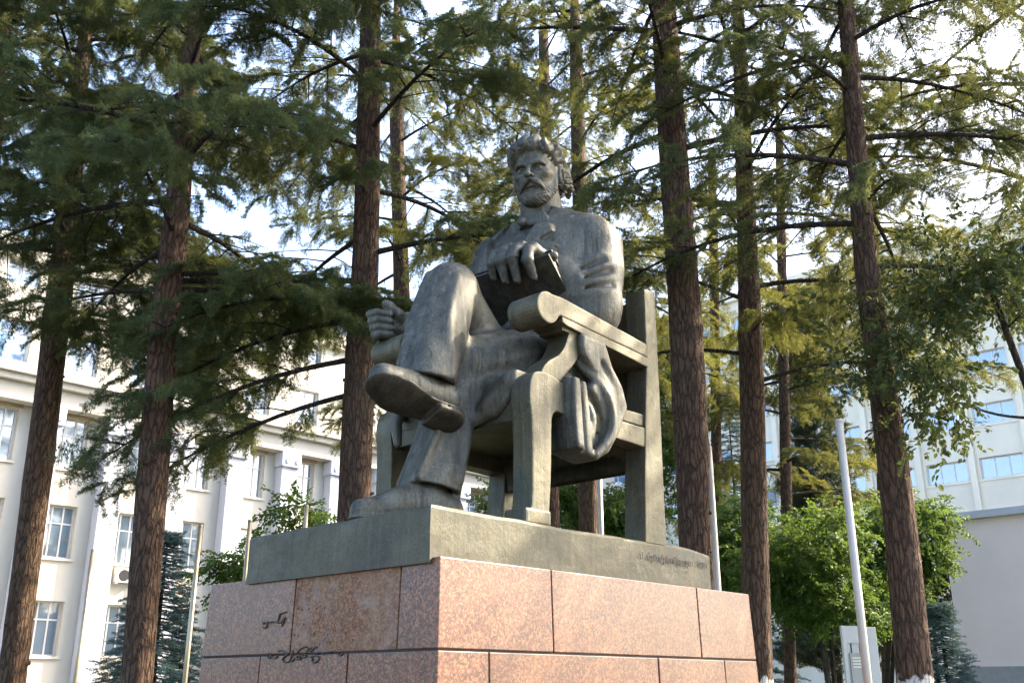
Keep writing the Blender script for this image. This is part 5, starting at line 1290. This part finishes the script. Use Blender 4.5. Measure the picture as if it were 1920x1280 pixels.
trees = [
 dict(px=[(20, 1280, 58), (94, 700, 54), (128, 400, 48), (140, 250, 42)], Y=15.5, label='dark cedar trunk at the far left edge, partly cut by the frame', ztop=17, limbs_z=(7.8, 15.5), n_limbs=22, len_fn=LN(4.2, 2.5, 6, 16), seed=1, extra=[(7.3, 0, -4, 2.9, .2), (7.9, 10, 0, 3.2, .25), (6.9, 15, -8, 2.9, .2), (7.0, -10, -2, 2.6, .25)]),
 dict(px=[(256, 1280, 66), (300, 700, 60), (332, 400, 50), (350, 200, 38)], Y=12.8, label='leaning cedar trunk in front of the white facade, left of the pedestal', ztop=15, limbs_z=(6.6, 14), n_limbs=22, len_fn=LN(4.0, 2.2, 6, 15), seed=2, az_ok=lambda z, az: not (math.sin(az) < -0.3 and z < 7.2), extra=[(6.6, 160, 8, 2.4, .1), (6.6, 15, 6, 3.2, .12), (6.8, -15, 0, 2.4, .22)]),
 dict(px=[(662, 975, 66), (674, 700, 60), (686, 450, 52), (697, 0, 39)], Y=13.2, label='straight reddish cedar trunk just left of the raised hand', ztop=18, limbs_z=(7.0, 17), n_limbs=24, len_fn=LN(3.6, 2.6, 6, 17), seed=3, dens=0.9, az_ok=cam_clear(13),
      extra=[(6.3, 172, -6, 3.2, .16), (5.7, 186, -12, 3.2, .16), (6.9, 165, 8, 3.6, .2), (5.2, 176, -13, 2.9, .14), (6.6, 195, 0, 2.8, .2)]),
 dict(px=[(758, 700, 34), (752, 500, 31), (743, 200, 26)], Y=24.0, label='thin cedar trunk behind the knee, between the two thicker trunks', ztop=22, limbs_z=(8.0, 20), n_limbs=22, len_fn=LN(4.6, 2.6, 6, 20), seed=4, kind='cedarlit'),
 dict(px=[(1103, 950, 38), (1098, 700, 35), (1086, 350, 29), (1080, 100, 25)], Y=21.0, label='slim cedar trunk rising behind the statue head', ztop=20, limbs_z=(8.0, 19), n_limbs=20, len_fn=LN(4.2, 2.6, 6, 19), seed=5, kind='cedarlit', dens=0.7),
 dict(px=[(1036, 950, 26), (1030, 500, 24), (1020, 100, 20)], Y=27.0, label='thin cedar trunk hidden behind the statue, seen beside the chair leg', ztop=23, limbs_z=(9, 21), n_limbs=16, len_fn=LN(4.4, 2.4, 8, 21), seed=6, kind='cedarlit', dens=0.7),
 dict(px=[(1304, 1020, 66), (1288, 650, 66), (1264, 300, 56), (1243, 0, 48)], Y=12.9, label='thick dark cedar trunk right of the armchair', ztop=18, limbs_z=(8.6, 17), n_limbs=18, len_fn=LN(3.6, 2.6, 7, 17), seed=7, az_ok=cam_clear(13), dens=0.6),
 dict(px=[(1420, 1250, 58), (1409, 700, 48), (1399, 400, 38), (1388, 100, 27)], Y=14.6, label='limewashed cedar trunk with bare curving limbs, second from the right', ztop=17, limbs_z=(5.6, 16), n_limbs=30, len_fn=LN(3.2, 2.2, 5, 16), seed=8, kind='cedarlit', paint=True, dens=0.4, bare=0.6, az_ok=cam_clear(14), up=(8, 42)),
 dict(px=[(1714, 1270, 74), (1676, 880, 64), (1626, 500, 48), (1600, 200, 38), (1585, 0, 32)], Y=11.6, label='leaning limewashed cedar trunk nearest the right edge', ztop=16, limbs_z=(6.4, 15.5), n_limbs=28, len_fn=LN(3.2, 2.4, 6, 16), seed=9, paint=True, dens=0.5, az_ok=cam_clear(12)),
 dict(px=[(2080, 1280, 50), (2000, 600, 40), (1950, 100, 30)], Y=15.0, label='cedar standing past the right edge, only its limbs reaching in', ztop=18, limbs_z=(7.5, 17), n_limbs=24, len_fn=LN(4.4, 2.6, 8, 17), seed=10, kind='cedarlit', dens=0.6),
 dict(px=[(-120, 1280, 60), (-40, 500, 48), (0, 100, 38)], Y=16.0, label='cedar standing past the left edge, only its limbs reaching in', ztop=18, limbs_z=(8.5, 17), n_limbs=24, len_fn=LN(4.4, 2.6, 8, 17), seed=11),
 dict(px=[(1478, 1100, 24), (1470, 700, 21), (1462, 300, 16)], Y=30.0, label='background cedar with low green crown between the limewashed trunks', ztop=21, limbs_z=(6.5, 20), n_limbs=22, len_fn=LN(4.4, 2.2, 7, 20), seed=12, kind='cedarlit', dens=0.7, group='cedars in the background'),
 dict(px=[(1345, 1100, 22), (1340, 600, 19), (1335, 300, 16)], Y=33.0, label='background cedar seen between the thick trunk and the limewashed one', ztop=20, limbs_z=(6.0, 19), n_limbs=16, len_fn=LN(4.2, 2.2, 7, 19), seed=13, kind='cedarlit', dens=0.6, group='cedars in the background'),
 dict(px=[(1660, 1100, 22), (1645, 600, 19), (1632, 300, 16)], Y=32.0, label='background cedar behind the leaning right-hand trunk', ztop=20, limbs_z=(11.5, 21), n_limbs=24, len_fn=LN(4.2, 2.2, 9, 19), seed=14, kind='cedarlit', group='cedars in the background', dens=0.6),
]
for t in trees:
    _, n = conifer(**t); _cnt += n
print('sprays', _cnt)
# fresh green trees behind the right-hand trunks
broadleaf('bright green multi-stemmed tree right of the pedestal, limewashed feet', (1556, 1285), 24.0, [(1500, 1040, 95, 95), (1560, 1110, 90, 70)], 'leaf', 31, 70, 22, 12, 4, group='green trees behind the cedars', paint=True)
broadleaf('bright green tree behind the leaning trunk and white pole', (1655, 1285), 26.0, [(1660, 1030, 85, 95), (1740, 1000, 45, 60), (1625, 1120, 50, 55)], 'leaf', 32, 64, 22, 12, 2, group='green trees behind the cedars')
broadleaf('bright green tree between the thick trunk and its limewashed neighbour', (1385, 1285), 27.0, [(1380, 1010, 55, 90), (1360, 1110, 40, 60)], 'leaf', 33, 40, 22, 12, 1, group='green trees behind the cedars')
broadleaf('small green tree seen beneath the armchair', (1120, 1285), 30.0, [(1130, 960, 75, 60), (1180, 1000, 50, 50), (1060, 960, 40, 60)], 'leaf', 34, 50, 22, 10, 1, group='green trees behind the cedars')
broadleaf('pale green tree showing between the chair back and the thick trunk', (1240, 1285), 31.0, [(1243, 720, 36, 120), (1240, 900, 40, 90)], 'leaf', 35, 46, 20, 10, 1, group='green trees behind the cedars')
broadleaf('small leafy tree above the left part of the bronze slab', (560, 1285), 21.0, [(560, 945, 34, 32), (575, 980, 30, 18)], 'leaf', 36, 10, 10, 8, 1, group='young trees before the classical facade')
broadleaf('low leafy tree at the left end of the pedestal', (440, 1285), 22.0, [(440, 1065, 28, 45)], 'leaf', 37, 12, 14, 8, 1, group='young trees before the classical facade')
broadleaf('small leafy tree seen between the shin and the front chair leg', (935, 1285), 26.0, [(938, 950, 28, 28)], 'leaf', 38, 12, 14, 8, 1, group='young trees before the classical facade')
broadleaf('yellow-green sunlit tree between the two limewashed trunks', (1490, 1285), 33.0, [(1490, 640, 75, 105), (1540, 560, 50, 60)], 'leafy', 39, 60, 18, 12, 1, scale=1.2)
broadleaf('brownish small tree behind the blue spruce at the right', (1765, 1285), 31.0, [(1770, 1095, 36, 60)], 'leafy', 40, 20, 14, 8, 1)
cone_tree('tall grey-green cypress between the limewashed trunks', (1510, 640), 1280, 190, 36.0, 'grey', 41, 0.8, 'cypress_tree', tiers=30, scale=1.6)
cone_tree('dark spruce glimpsed right of the thick trunk', (1362, 720), 1280, 150, 38.0, 'spruce', 42, 0.7, tiers=26, scale=1.4)
cone_tree('blue spruce in front of the classical facade', (316, 1000), 1280, 230, 26.0, 'spruce', 43, 1.0, tiers=24, scale=1.15)
cone_tree('pale blue spruce beside the pink annexe', (1758, 1132), 1280, 120, 25.0, 'spruce', 44, 1.0, tiers=18)
# leafy branches of a tree standing past the right edge
broadleaf('dark-leaved branches of a tree reaching in from the right edge', (2090, 1285), 11.0, [(1775, 520, 60, 70), (1700, 640, 50, 55), (1765, 720, 55, 45), (1900, 520, 70, 90)], 'leafd', 45, 46, 10, 30, 1, scale=1.0, targets=[(1590, 590, 0.4), (1560, 650, 0.4), (1600, 700, 0.2), (1640, 560, 0.2), (1660, 480, 0.1), (1560, 745, 0.3), (1640, 690, 0.2), (1750, 430, 0), (1790, 800, 0), (1690, 770, 0)], clump_r=0.34)
